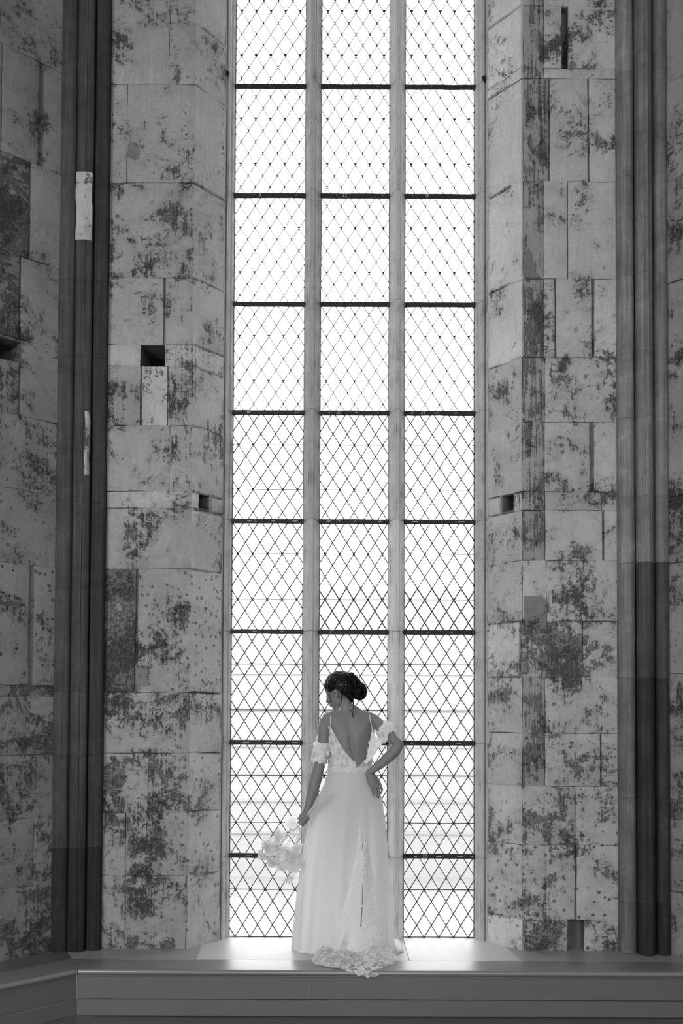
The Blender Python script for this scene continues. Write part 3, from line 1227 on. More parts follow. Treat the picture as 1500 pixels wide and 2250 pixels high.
def strip(root, name, p0, p1, mv0, mv1, d0, d1, z0, z1, ch=.004):
    prof = [(d0 + ch, z0), (d0, z0 + ch), (d0, z1 - ch), (d0 + ch, z1), (d1, z1), (d1, z0)]
    mb = MB()
    mb.loft([[Vector((p0.x, p0.y, 0)) + mv0 * d + Vector((0, 0, z)) for d, z in prof],
             [Vector((p1.x, p1.y, 0)) + mv1 * d + Vector((0, 0, z)) for d, z in prof]])
    return bpart(mb, name, M['bench'], root)


c0 = Vector((XC, YN, 0)); c1 = Vector((XR_END, YN, 0))
st = Vector((0, 1, 0))
split = at(685, 2170, YN + .02).x
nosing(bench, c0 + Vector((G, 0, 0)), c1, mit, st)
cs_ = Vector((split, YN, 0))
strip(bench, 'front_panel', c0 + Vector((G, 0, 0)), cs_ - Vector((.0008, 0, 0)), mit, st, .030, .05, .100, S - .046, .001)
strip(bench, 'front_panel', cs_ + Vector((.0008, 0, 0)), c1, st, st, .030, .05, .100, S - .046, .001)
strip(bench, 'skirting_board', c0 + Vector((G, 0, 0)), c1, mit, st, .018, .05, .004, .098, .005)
mb = MB(); mb.box(XC + .05, XR_END, YN + .056, -.2, .01, S - .05)
bpart(mb, 'light_leak_stop', M['floor'])  # hidden box added to stop light leaking through the panel seam
bench2 = empty('window_bench', (XC, YN, 0), label='angled grey bench platform turning forward at the left edge', category='bench')
n2 = Vector((-ang.y, ang.x, 0))                            # back direction of the left bench
if n2.x > 0:
    n2 = -n2
far = c0 + ang * 2.6
g_ = Vector((-G, 0, 0))
nosing(bench2, c0 + g_, far, mit, n2)
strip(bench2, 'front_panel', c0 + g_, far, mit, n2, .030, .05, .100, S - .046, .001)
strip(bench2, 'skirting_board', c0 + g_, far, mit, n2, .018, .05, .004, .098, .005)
dj = YJ - YN + G
pa, pb2 = c0 + g_ + mit * dj, far + n2 * dj
pc, pd = far + n2 * .62, c0 + g_ + mit * .62
board('sill_board', [(pa.x, pa.y), (pd.x, pd.y), (pc.x, pc.y), (pb2.x, pb2.y)], M['bench'], root=bench2)

# ------------------------------------------------------------------ outside
o = MB(); o.box(-30, 30, .6, 60, -3.3, -3.0)
o.build('ground_outside', M['ground'], label='pale ground outside beyond the window', category='ground', kind='structure')
bl = empty('building', (4, 22, -3), label='pale building seen faintly through the lower window panes', category='building')


def ext(mb, name, mat, **p):
    me = fix_normals(mesh(name, mb.v, mb.f))
    ob = link(name, me, mat, bl, **p)
    ob.matrix_parent_inverse = Matrix.Translation(-Vector(bl.location))
    return ob


ZE = at(970, 1290, 22).z
ZE2 = at(600, 1395, 22).z
mb = MB(); mb.box(-1.2, 14, 22, 30, -3, ZE); ext(mb, 'wall', M['facade'])
mb = MB(); mb.box(-14, -1.2, 22, 30, -3, ZE2); ext(mb, 'wall', M['facade'])
for k, py in enumerate((1480, 1560, 1640, 1700, 1760, 1830)):
    z = at(970, py, 22).z
    mb = MB(); mb.box(-14, 14, 21.95, 22.1, z - .04, z + .04); ext(mb, 'string_course', M['facade2'])
z = at(970, 1990, 22).z
mb = MB(); mb.box(-14, 14, 21.8, 22.1, z - .05, z + .05); ext(mb, 'ledge', M['facade'])

# ------------------------------------------------------------------ the bride
person = empty('person', (0.03, YB, S), label='woman in a white backless lace gown seen from behind, hand on hip, holding flowers', category='person')
PL = Vector(person.location)


def Bp(px, py, dy=0.0):
    return at(px, py, YB + dy)


def pl(mb, name, mat, parent=person, smooth=True, normals=True, **props):
    me = mesh(name, mb.v, mb.f)
    if normals:
        fix_normals(me)
    ob = link(name, me, mat, parent, smooth, **props)
    if parent is person:
        ob.matrix_parent_inverse = Matrix.Translation(-PL)
    return ob


PPM = F_PX / (DIST + YB)                                   # pixels per metre in the bride's plane
# torso outline: y, centre x, half width (px), half depth (m), dy
TORSO = [(1550, 760, 8, .020, 0), (1561, 762, 17, .040, .0), (1570, 765, 38, .056, .0), (1579, 767, 59, .066, .0), (1590, 768, 57, .078, 0), (1605, 769, 50, .088, 0),
         (1625, 770, 47.5, .094, .0), (1645, 769, 46.5, .092, 0), (1668, 768.5, 45.5, .086, 0), (1688, 768, 45.5, .084, 0),
         (1715, 767, 50, .095, 0), (1745, 765, 57, .108, 0), (1775, 764, 60, .112, 0), (1800, 764, 58, .108, 0)]


def trow(y):
    cx = interp([(r[0], r[1]) for r in TORSO], y)
    hw = interp([(r[0], r[2]) for r in TORSO], y)
    dp = interp([(r[0], r[3]) for r in TORSO], y)
    return cx, hw / PPM, dp


def torso_pt(y, a, off=0.0, groove=True):
    """a = 0 at the right, pi/2 window side, -pi/2 back (camera side)"""
    cx, hw, dp = trow(y)
    c = Bp(cx, y)
    x = math.cos(a) * (hw + off)
    yy = math.sin(a) * (dp + off)
    if groove and yy < 0:
        sp = (interp([(1561, 764), (1600, 767), (1640, 772), (1690, 786), (1760, 786)], y) - cx) / PPM
        k = interp([(1561, .0), (1590, .10), (1640, .16), (1690, .10), (1740, .02)], y)
        yy *= 1 - k * math.exp(-((x - sp) / .014) ** 2)
        for bx, by, wx, wy, amp in ((738, 1606, 13, 20, .010), (802, 1602, 15, 18, .013), (812, 1588, 14, 9, .008), (752, 1650, 9, 40, .005), (788, 1645, 9, 40, .005)):
            q = (c.x + x - Bp(bx, y).x) * PPM
            yy -= amp * math.exp(-(q / wx) ** 2 - ((y - by) / wy) ** 2)
    return Vector((c.x + x, c.y + yy, c.z))


body = MB()
rings = []
for y_ in [1550, 1556] + list(range(1561, 1800, 4)) + [1800]:
    rings.append([torso_pt(y_, 2 * math.pi * k / 64) for k in range(64)])
body.loft(rings)
# shoulder blades and muscles of the back
# shoulders / trapezius
body.tube([Bp(757, 1556), Bp(738, 1572), Bp(716, 1582)], [.036, .036, .040], 14)
body.tube([Bp(768, 1556), Bp(790, 1571), Bp(814, 1578), Bp(826, 1584, -.01)], [.036, .036, .036, .036], 14)
# neck
body.tube([Bp(764, 1578, .0), Bp(761, 1560, .004), Bp(757, 1542, .010), Bp(753, 1526, .014)], [.056, .043, .042, .044], 16)
# legs under the gown
for hx, kx, ax_ in ((742, 738, 736), (788, 790, 788)):
    body.tube([Bp(hx, 1790, .01), Bp(kx, 1890, .03), Bp(kx, 1930, .03), Bp(ax_, 2055, .01)], [.085, .062, .052, .032], 14)
    fo = Vector((Bp(ax_, 2055).x, YB + .01, S))
    body.tube([fo + Vector((0, -.03, .055)), fo + Vector((0, .06, .045)), fo + Vector((0, .13, .022))], [(.030, .030), (.028, .034), (.018, .036)], 12)
# left arm (hangs, holds the flowers)
body.tube([Bp(716, 1583, 0), Bp(712, 1598, -.014), Bp(710.5, 1630, -.026), Bp(707, 1662, -.028), Bp(699, 1690, -.030),
           Bp(693, 1712, -.034), Bp(685, 1745, -.056), Bp(677, 1772, -.072), Bp(672, 1786, -.078)],
          [.040, .041, .037, .035, .0365, .040, .034, .025, .0215], 16)
# left fist around the stems
hp = Bp(668, 1797, -.082)
body.tube([Bp(673, 1783, -.078), Bp(669, 1793, -.082), Bp(663, 1803, -.084)], [(.017, .021), (.018, .026), (.016, .027)], 14, flatdir=(0, 1, 0))
SD = (Bp(738, 1716, -.15) - Bp(600, 1885, -.04)).normalized()       # direction of the stems through the hand
SC = Bp(667, 1803, -.108)                                            # the stems pass here, on the camera side of the palm
sn = SD.cross(Vector((0, 1, 0))).normalized()
if sn.z > 0:
    sn = -sn
for k in range(4):                                                   # four fingers closing round the stems
    off = SD * (.030 - .0185 * k)
    r0 = .021 - .0015 * abs(k - 1)
    base = SC + off
    pts = []
    for a in (150, 195, 240, 285, 330, 372):
        a = math.radians(a)
        pts.append(base + (-sn) * (-r0 * math.cos(a) * .95) + Vector((0, 1, 0)) * (r0 * math.sin(a) + .002))
    body.tube(pts, [.0098, .0098, .0094, .0090, .0084, .0074], 10)
th = SC + SD * .034
body.tube([Bp(672, 1789, -.086), th + sn * -.016 + Vector((0, .004, 0)), th + sn * .004 + Vector((0, -.020, 0)), th + sn * .018 + Vector((0, -.014, 0))], [.012, .011, .0095, .0078], 10)
# right arm (elbow out, hand on the hip)
body.tube([Bp(822, 1584, -.006), Bp(832, 1592, -.020), Bp(848, 1608, -.055), Bp(864, 1624, -.090), Bp(876, 1636, -.116)],
          [.038, .039, .037, .034, .032], 16)
body.tube([Bp(876, 1636, -.116), Bp(868, 1649, -.120), Bp(853, 1664, -.124), Bp(835, 1680, -.126), Bp(820, 1691, -.126), Bp(812, 1697, -.124)],
          [.032, .036, .0345, .028, .0225, .021], 16)
body.ball(Bp(880, 1637, -.118), (.020, 0, 0), (0, .020, 0), (0, 0, .022))
# right hand
body.tube([Bp(813, 1694, -.124), Bp(812, 1702, -.124), Bp(816, 1714, -.126), Bp(822, 1725, -.128)], [(.019, .022), (.016, .025), (.014, .029), (.011, .026)], 14, flatdir=(0, 1, 0))
fing = [[(814, 1715), (817, 1728), (819.5, 1740), (820.5, 1749)], [(819, 1718), (825.5, 1731), (827, 1743), (827.5, 1752)],
        [(824, 1719), (831.5, 1731), (833, 1744), (831, 1754)], [(827, 1715), (836, 1725), (839.5, 1735), (836, 1744)]]
for i, fp in enumerate(fing):
    dy = (-.132, -.136, -.129, -.117)[i]
    body.tube([Bp(x, y, dy - (.004 if j == 1 else 0)) for j, (x, y) in enumerate(fp)], [.0088, .0080, .0072, .0058], 10)
body.tube([Bp(818, 1700, -.116), Bp(828, 1712, -.100), Bp(835, 1724, -.086), Bp(838, 1734, -.080)], [.013, .012, .010, .0075], 10)

# head, turned to the left and lowered
hf_ = Vector((-.84, .46, -.30)).normalized()
hu = (Vector((0, 0, 1)) - hf_ * hf_.z).normalized()
hs = Vector((-.48, -.877, 0))
hs = (hs - hf_ * hs.dot(hf_) - hu * hs.dot(hu)).normalized()
HC = Bp(747, 1516, .015)


def H(f, s_, u):
    return HC + hf_ * f + hs * s_ + hu * u


body.ball(HC + hu * .010, hf_ * .092, hs * .072, hu * .086, 24, 16)
body.ball(H(.028, 0, -.045), hf_ * .058, hs * .056, hu * .066, 20, 12)
body.ball(H(.046, 0, -.070), hf_ * .042, hs * .042, hu * .045, 16, 10)
body.ball(H(.070, 0, -.104), hf_ * .018, hs * .020, hu * .016)          # chin
body.ball(H(.066, 0, .030), hf_ * .030, hs * .050, hu * .040)           # forehead
body.ball(H(.082, 0, .002), hf_ * .012, hs * .036, hu * .010)           # brow
body.tube([H(.088, 0, -.004), H(.099, 0, -.024), H(.110, 0, -.043), H(.096, 0, -.051)], [.008, .0095, .0115, .009], 10)   # nose
for sg in (-1, 1):
    body.ball(H(.101, sg * .011, -.049), hf_ * .008, hs * .007, hu * .007)
    body.ball(H(.064, sg * .036, -.036), hf_ * .026, hs * .022, hu * .026)      # cheekbone
    body.ball(H(.078, sg * .029, -.013), hf_ * .011, hs * .014, hu * .009)      # eyelid
    # ear
    for a0 in range(9):
        a = math.radians(-110 + 250 * a0 / 8)
        body.ball(H(-.004 - .016 * math.cos(a) + .004, sg * (.074 + .004 * math.cos(a)), -.018 + .028 * math.sin(a)), hf_ * .0055, hs * .0055, hu * .0075, 8, 6)
    body.ball(H(.000, sg * .070, -.024), hf_ * .011, hs * .008, hu * .022)
body.ball(H(.090, 0, -.069), hf_ * .010, hs * .021, hu * .0075)         # upper lip
body.ball(H(.086, 0, -.079), hf_ * .010, hs * .018, hu * .0080)         # lower lip

me = mesh('body', body.v, body.f)
tmp = bpy.data.objects.new('tmp', me)
C.objects.link(tmp)
md = tmp.modifiers.new('r', 'REMESH')
md.mode = 'VOXEL'
md.voxel_size = .0034
md.adaptivity = 0
sm = tmp.modifiers.new('s', 'SMOOTH')
sm.factor = .5
sm.iterations = 4
bpy.context.view_layer.update()
bme = bpy.data.meshes.new_from_object(tmp.evaluated_get(bpy.context.evaluated_depsgraph_get()))
bpy.data.objects.remove(tmp)
bme.name = 'body'
bme.materials.clear()
ob = link('body', bme, M['skin'], person, True)
ob.matrix_parent_inverse = Matrix.Translation(-PL)
for sg in (-1, 1):
    mb = MB(); mb.ball(H(.083, sg * .030, -.015), hf_ * .0085, hs * .011, hu * .006)
    pl(mb, 'eye', M['eye'])
mb = MB()
mb.ball(H(.0945, 0, -.070), hf_ * .006, hs * .019, hu * .0045)
mb.ball(H(.0905, 0, -.079), hf_ * .006, hs * .016, hu * .005)
pl(mb, 'lips', M['lip'])

# ---- hair
hb = MB()
NU, NV = 160, 100
hv, keep = [], []
for j in range(NV + 1):
    t = math.pi * j / NV
    for i in range(NU):
        p = 2 * math.pi * i / NU
        x, y, z = math.cos(p) * math.sin(t), math.sin(p) * math.sin(t), math.cos(t)
        strand = math.sin(y * 34 + z * 9 + 3 * mnoise.noise(Vector((x * 3, y * 3, z * 3)))) * .0016 + mnoise.noise(Vector((x * 6, y * 6, z * 6))) * .003
        rf, rs, ru = .098 + strand, .080 + strand, .096 + strand
        hv.append((x * rf - .006, y * rs, z * ru + .014))
line = [(-.12, -.085), (-.075, -.080), (-.045, -.050), (-.028, -.012), (-.012, .010), (.012, .008), (.03, -.004), (.052, .016), (.074, .050), (.1, .062)]
faces = []
for j in range(NV):
    for i in range(NU):
        q = (j * NU + i, j * NU + (i + 1) % NU, (j + 1) * NU + (i + 1) % NU, (j + 1) * NU + i)
        c = [sum(hv[k][a] for k in q) / 4 for a in range(3)]
        if c[2] > interp(line, c[0]) + mnoise.noise(Vector((c[0] * 60, c[1] * 60, 3))) * .006:
            faces.append(q)
hme = mesh('hair', [H(*p) for p in hv], faces)
tmp = bpy.data.objects.new('tmp', hme)
C.objects.link(tmp)
so_ = tmp.modifiers.new('s', 'SOLIDIFY')
so_.thickness = .010
so_.offset = -1
bpy.context.view_layer.update()
h2 = bpy.data.meshes.new_from_object(tmp.evaluated_get(bpy.context.evaluated_depsgraph_get()))
bpy.data.objects.remove(tmp)
hb.add([v.co.copy() for v in h2.vertices], [tuple(p.vertices) for p in h2.polygons])
def cap_pt(f_, s_, u_, k=1.0):
    p = Vector((f_ / .098, s_ / .080, u_ / .096)).normalized()
    return H(p.x * .098 * k - .006, p.y * .080 * k, p.z * .096 * k + .014)


for q in range(64):                                       # strands combed back from the hairline into the bun
    side = 1 if q % 3 else -1
    t0 = random.random()
    f0 = lerp(.092, -.03, t0)
    u0 = interp(line, f0) - .014 + random.uniform(-.010, .012) + (random.uniform(0, .06) if q % 2 else 0)
    s0 = side * lerp(.018, .085, min(1, t0 * 1.6))
    e = Vector((-.098, side * random.uniform(-.02, .03), random.uniform(-.035, .03)))
    bend = random.uniform(.0, .03)
    pts = []
    for k in range(9):
        t = k / 8
        pts.append(cap_pt(lerp(f0, e.x, t), lerp(s0, e.y, t ** 2), lerp(u0, e.z, t) + bend * math.sin(math.pi * t), 1.012))
    r_ = random.uniform(.0025, .0050)
    hb.tube(pts, [r_ * .4] + [r_] * 7 + [r_ * .6], 6)
# bun of coiled twists
BN = Bp(786, 1519, -.012)
hb.ball(BN, (.040, 0, 0), (0, .040, 0), (.004, 0, .044), 18, 12)
for k in range(7):
    pts = []
    a0 = k * 2 * math.pi / 7
    for i in range(13):
        t = i / 12
        a = a0 + t * 2.6
        rr = .016 + .030 * math.sin(math.pi * (.15 + .75 * t))
        pts.append(BN + Vector((.014 + rr * math.cos(a) * .85 - .01 * t, -.036 + .05 * t, rr * math.sin(a) * 1.05)))
    hb.tube(pts, [.006] + [.0115] * 11 + [.006], 8)
# rolled braid over the crown down into the bun
for px, py, r in ((772, 1483, .017), (779, 1489, .017), (785, 1496, .017), (790, 1502, .016), (793, 1508, .016)):
    hb.ball(Bp(px, py, -.02), (r * 1.15, 0, -r * .4), (0, r * 1.5, 0), (r * .3, 0, r), 10, 8)
for q in range(5):
    hb.tube([Bp(744 + q * 5, 1476 + q * 2, -.01 - .012 * q), Bp(760 + q * 4, 1481 + q * 3.5, -.035 - .008 * q), Bp(775 + q * 2, 1494 + q * 5, -.046), Bp(784, 1508 + q * 4, -.04)], [.004, .008, .009, .008], 8)
# nape
hb.tube([Bp(762, 1520, -.03), Bp(770, 1530, -.038), Bp(774, 1542, -.032)], [.030, .022, .008], 12)
hair = pl(hb, 'hair', M['hair'])


def lock(pts, r=.0016):
    mb = MB()
    P = [Bp(*p) for p in pts]
    out = []
    n = 6
    for i in range(len(P) - 1):
        p0, p1, p2, p3 = P[max(i - 1, 0)], P[i], P[i + 1], P[min(i + 2, len(P) - 1)]
        for k in range(n):
            t = k / n
            out.append(.5 * ((2 * p1) + (p2 - p0) * t + (2 * p0 - 5 * p1 + 4 * p2 - p3) * t * t + (3 * p1 - p0 - 3 * p2 + p3) * t ** 3))
    out.append(P[-1])
    rad = [r * (1 - .75 * i / (len(out) - 1)) + .0004 for i in range(len(out))]
    mb.tube(out, rad, 5)
    return pl(mb, 'hair_lock', M['hair'], hair)


for d_ in range(2):
    lock([(775 - d_, 1538, -.035), (777, 1552, -.045), (773, 1559, -.050), (768, 1561 - d_, -.050)], .0024)
    lock([(775, 1544 - d_, -.040), (777, 1555, -.050), (775, 1563, -.055), (774 + d_, 1572, -.06), (779, 1582, -.065)], .0018)
    lock([(748, 1520, -.065), (750 + d_, 1535, -.068), (747, 1548, -.066), (744 + d_, 1556, -.062)], .0018)
for a in ([(722, 1500, -.02), (715, 1508, -.03), (718, 1522, -.036), (727, 1537, -.035), (726, 1545, -.03)],
          [(722, 1499, -.01), (713, 1506, -.02), (715, 1518, -.03), (722, 1530, -.03), (727, 1540, -.03)],
          [(725, 1501, -.03), (719, 1512, -.04), (723, 1526, -.04), (728, 1542, -.03)],
          [(726, 1540, -.03), (724, 1545, -.03), (718, 1550, -.03)]):
    lock(a, .0013)
# pearl pins and earring
for px, py, r in ((736, 1493, .0034), (744.5, 1494, .0030), (756, 1498, .0022), (748.5, 1499, .0022), (740, 1499.5, .0018), (751.5, 1504, .0030), (759.5, 1505, .0028),
                  (738.5, 1504, .0020), (746, 1505, .0018), (744, 1499, .0012), (754, 1502, .0012)):
    dd = ray(px, py).normalized()
    # set each pearl on the outside of the hair cap
    best = None
    for k in range(400):
        p = cam_loc + dd * (5.9 + k * .002)
        l_ = p - HC
        q = ((l_.dot(hf_) + .006) / .1095) ** 2 + (l_.dot(hs) / .0915) ** 2 + ((l_.dot(hu) - .014) / .1075) ** 2
        if q < 1:
            best = p
            break
    if best is not None:
        mb = MB(); mb.ball(best, (r, 0, 0), (0, r, 0), (0, 0, r), 8, 6)
        pl(mb, 'pearl_pin', M['pearl'], hair)
mb = MB(); e = H(.004, .081, -.020); mb.ball(e, (.0035, 0, 0), (0, .0035, 0), (0, 0, .0035), 8, 6)
pl(mb, 'ear_stud', M['dark'])
mb = MB(); e = Bp(746.5, 1557, -.045); mb.tube([e + Vector((0, 0, .012)), e, e - Vector((0, 0, .006))], [.0006, .0030, .0034], 6)
pl(mb, 'earring_pearl', M['pearl'])


# ---- lace flowers: small five-petalled appliques
def flower(mb, c, n, r, spin):
    n = n.normalized()
    a = n.orthogonal().normalized()
    b = n.cross(a)
    v = [c + n * (r * .14)]
    m = 15
    for k in range(m):
        t = spin + 2 * math.pi * k / m
        w = .5 + .5 * math.cos(5 * (t - spin))
        rr = r * (.66 + .34 * w ** .6)
        v.append(c + (a * math.cos(t) + b * math.sin(t)) * rr + n * (r * .16 * w))
    mb.add(v, [(0, 1 + k, 1 + (k + 1) % m) for k in range(m)])


def scatter_flowers(mb, quads, count, r0, r1, out=.003, toward=None):
    """quads: list of 4 corner points"""
    areas = [((q[1] - q[0]).cross(q[3] - q[0])).length + 1e-9 for q in quads]
    tot = sum(areas)
    cum = []
    s_ = 0
    for a in areas:
        s_ += a
        cum.append(s_)
    import bisect
    for _ in range(count):
        q = quads[min(bisect.bisect(cum, random.random() * tot), len(quads) - 1)]
        u, v = random.random(), random.random()
        p = (q[0] * (1 - u) + q[1] * u) * (1 - v) + (q[3] * (1 - u) + q[2] * u) * v
        n = (q[1] - q[0]).cross(q[3] - q[0])
        if n.length < 1e-9:
            continue
        n.normalize()
        if toward is not None and n.dot(toward(p)) < 0:
            n = -n
        n = (n + Vector((random.uniform(-.35, .35), random.uniform(-.35, .35), random.uniform(-.35, .35)))).normalized()
        flower(mb, p + n * out, n, random.uniform(r0, r1), random.uniform(0, 6))


def cam_side(p):
    return cam_loc - p


def grid_mesh(rows):
    nr, nc = len(rows), len(rows[0])
    v = [p for r in rows for p in r]
    f = [(j * nc + i, j * nc + i + 1, (j + 1) * nc + i + 1, (j + 1) * nc + i) for j in range(nr - 1) for i in range(nc - 1)]
    return v, f


def grid_quads(rows):
    return [(rows[j][i], rows[j][i + 1], rows[j + 1][i + 1], rows[j + 1][i]) for j in range(len(rows) - 1) for i in range(len(rows[0]) - 1)]


# ---- bodice: wraps the front, open in a deep V at the back
VL = [(1596, 727), (1610, 733), (1630, 744.5), (1644, 752), (1665, 769), (1684, 786)]
VR = [(1596, 816), (1620, 815), (1637, 813.5), (1655, 811), (1663, 808), (1671, 800), (1684, 787)]
rows = []
for y in [1596 + i * 4 for i in range(23)] + [1688, 1692]:
    cx, hw, dp = trow(y)
    def ang_of(x):
        k = max(-1, min(1, (x - cx) / PPM / (hw + .005)))
        return -math.acos(k)
    if y < 1684:
        aL, aR = ang_of(interp(VL, y)), ang_of(interp(VR, y))
    else:
        aL = aR = ang_of(786.5)
    aL2 = aL + 2 * math.pi                                   # going round by the right side and the front
    row = [torso_pt(y, lerp(aR, aL2, i / 48), .005 + .0015 * mnoise.noise(Vector((y * .2, i * .5, 1)))) for i in range(49)]
    rows.append(row)
v, f = grid_mesh(rows)
mb = MB(); mb.add(v, f)
bodice = pl(mb, 'bodice', M['lace'], normals=False)
lin = MB()
rows2 = []
for y in [1600 + i * 6 for i in range(16)]:
    rows2.append([torso_pt(y, lerp(-.35, math.pi + .35, i / 30), .003) for i in range(31)])
v, f = grid_mesh(rows2); lin.add(v, f)
pl(lin, 'bodice_lining', M['satin'], normals=False)
fb = MB()
side = [q for q in grid_quads(rows) if q[0].y < YB + .06]
scatter_flowers(fb, side, 190, .010, .019, .003, lambda p: p - Vector((Bp(768, 1640).x, YB, p.z)))
pl(fb, 'lace_flowers', M['flower_lace'], bodice, False, False, kind='stuff')


def ribbon(name, pts, w, mat, parent=person):
    mb = MB()
    pts = [Vector(p) for p in pts]
    rows = []
    for i, p in enumerate(pts):
        t = (pts[min(i + 1, len(pts) - 1)] - pts[max(i - 1, 0)]).normalized()
        n = (cam_loc - p).normalized()
        b = t.cross(n).normalized() * w / 2
        rows.append([p - b - n * .0005, p - b + n * .001, p + b + n * .001, p + b - n * .0005])
    mb.loft(rows, True)
    return pl(mb, name, mat, parent)


# shoulder straps go over the shoulders, piping follows the V
def back_y(px, py):
    cx, hw, dp = trow(py)
    k = max(-.98, min(.98, (px - cx) / PPM / hw))
    return -dp * math.sqrt(1 - k * k)


ribbon('shoulder_strap', [Bp(727, 1600, back_y(727, 1600) - .012), Bp(726.3, 1590, -.068), Bp(726, 1580, -.052), Bp(726, 1572, -.030), Bp(726, 1569.5, 0), Bp(727, 1573, .04), Bp(730, 1600, .085)], .0055, M['strap'])
ribbon('shoulder_strap', [Bp(816.5, 1600, back_y(816, 1600) - .020), Bp(815, 1590, -.078), Bp(813, 1580, -.064), Bp(811.5, 1573, -.045), Bp(811, 1568, -.012), Bp(811, 1571, .03), Bp(808, 1600, .085)], .0055, M['strap'])
ribbon('neckline_piping', [torso_pt(y, -math.acos(max(-1, min(1, (interp(VL, y) - trow(y)[0]) / PPM / (trow(y)[1] + .005)))), .008) for y in range(1598, 1686, 6)], .005, M['strap'])
ribbon('neckline_piping', [torso_pt(y, -math.acos(max(-1, min(1, (interp(VR, y) - trow(y)[0]) / PPM / (trow(y)[1] + .005)))), .008) for y in range(1598, 1686, 6)], .005, M['strap'])

# ---- off-the-shoulder sleeves
def sleeve(name, axis, radii, wob, nflow, ends):
    """loose ruffled tube around the upper arm"""
    mb = MB()
    pts = [Vector(p) for p in axis]
    rings = []
    n = 36
    t = (pts[-1] - pts[0]).normalized()
    a = Vector((0, 1, 0)); a = (a - t * a.dot(t)).normalized()
    b = t.cross(a)
    for i, p in enumerate(pts):
        ring = []
        for k in range(n + 1):
            an = 2 * math.pi * k / n
            r = radii[i] * (1 + wob * mnoise.noise(Vector((math.cos(an) * 2.5, math.sin(an) * 2.5, i * .9))))
            e_ = (ends * mnoise.noise(Vector((math.cos(an) * 5, math.sin(an) * 5, 7 + i)))) if i in (0, len(pts) - 1) else 0
            ring.append(p + (a * math.cos(an) + b * math.sin(an)) * r + t * e_)
        rings.append(ring)
    v, f = grid_mesh(rings)
    mb.add(v, f)
    ob = pl(mb, name, M['lace'], normals=False)
    fb = MB()
    mid = (pts[0] + pts[-1]) / 2
    scatter_flowers(fb, grid_quads(rings), nflow, .011, .019, .003, lambda p: p - (mid + t * (p - mid).dot(t)))
    pl(fb, 'lace_flowers', M['flower_lace'], ob, False, False, kind='stuff')
    return ob


s1 = sleeve('sleeve', [Bp(707, 1633, -.026), Bp(706, 1644, -.027), Bp(705, 1655, -.028), Bp(703, 1666, -.029), Bp(701, 1676, -.031)], [.046, .050, .050, .047, .042], .16, 95, .012)
# tulle standing off the outside of the arm
rows = [[Bp(lerp(690, 696, t), lerp(1638, 1616, t), .02 - .03 * s_) + Vector((.012 * s_ * math.sin(3 * t), 0, .01 * s_)) for t in [k / 6 for k in range(7)]] for s_ in (0, .5, 1)]
mb = MB(); v, f = grid_mesh(rows); mb.add(v, f)
pl(mb, 'sleeve_frill', M['lace'], s1, True, False)
s2 = sleeve('sleeve', [Bp(843, 1599, -.042), Bp(848, 1605, -.054), Bp(853, 1611, -.066), Bp(858, 1617, -.078)], [.050, .051, .047, .041], .18, 85, .016)
# drape between right sleeve and bodice
rows = []
top = [(817, 1603, -.060), (822, 1618, -.066), (830, 1624, -.075), (838, 1618, -.085), (848, 1606, -.098)]
bot = [(803, 1676, -.094), (815, 1669, -.094), (826, 1652, -.096), (840, 1634, -.104), (853, 1626, -.118)]
for j in range(9):
    t = j / 8
    rows.append([Bp(*[lerp(a_, b_, t) for a_, b_ in zip(P0, P1)]) + Vector((0, .006 * math.sin(t * 9 + i), 0)) for i, (P0, P1) in enumerate(zip(top, bot))])
mb = MB(); v, f = grid_mesh(rows); mb.add(v, f)
dr = pl(mb, 'sleeve_drape', M['lace'], s2, True, False)
fb = MB(); scatter_flowers(fb, grid_quads(rows), 75, .009, .016, .003, cam_side)
pl(fb, 'lace_flowers', M['flower_lace'], s2, False, False, kind='stuff')

# ---- skirt
SKL = [(1686, 722), (1705, 718), (1725, 711), (1750, 699), (1775, 687), (1800, 679), (1850, 669), (1900, 661), (1950, 654), (2000, 648), (2050, 643), (2086, 640)]
SKR = [(1686, 815), (1705, 820), (1725, 829), (1750, 838), (1800, 846), (1850, 850), (1900, 853.5), (1950, 857), (2000, 861), (2050, 864.5), (2088, 867)]
SKD = [(1686, .092), (1720, .108), (1760, .122), (1850, .145), (1950, .165), (2050, .178), (2090, .182)]
# opening for the lace godet at the back
GOL = [(1808, 791), (1850, 786), (1900, 778), (1950, 766), (2000, 752), (2050, 730), (2075, 716), (2096, 704)]
GOR = [(1808, 793), (1850, 803), (1900, 812), (1950, 821), (2000, 832), (2050, 842), (2096, 850)]


def skirt_pt(y, a, extra=0.0):
    l_, r_ = interp(SKL, y), interp(SKR, y)
    cx, hw = (l_ + r_) / 2, (r_ - l_) / 2 / PPM
    dp = interp(SKD, y)
    c = Bp(cx, y)
    w = max(0, min(1, (y - 1720) / 330))
    fold = math.sin(a * 7 + 1.3) * .016 + math.sin(a * 13 + .4 + y * .002) * .012 + math.sin(a * 23 + 2) * .005
    edge = 1 - abs(math.cos(a)) ** 6                       # keep the outline clean
    k = 1 + fold * w * edge / max(dp, .05)
    # box pleat on the left of the back
    step = 0
    x = math.cos(a) * hw
    if math.sin(a) < 0:
        px = cx + x * PPM
        pe = interp([(1800, 690), (1850, 673), (2090, 659)], y)
        if y > 1790 and px < pe:
            step = .012 * min(1, (y - 1790) / 100)
    return Vector((c.x + x, c.y + math.sin(a) * dp * k + step * 1.6 + (-extra if math.sin(a) < 0 else extra), c.z))


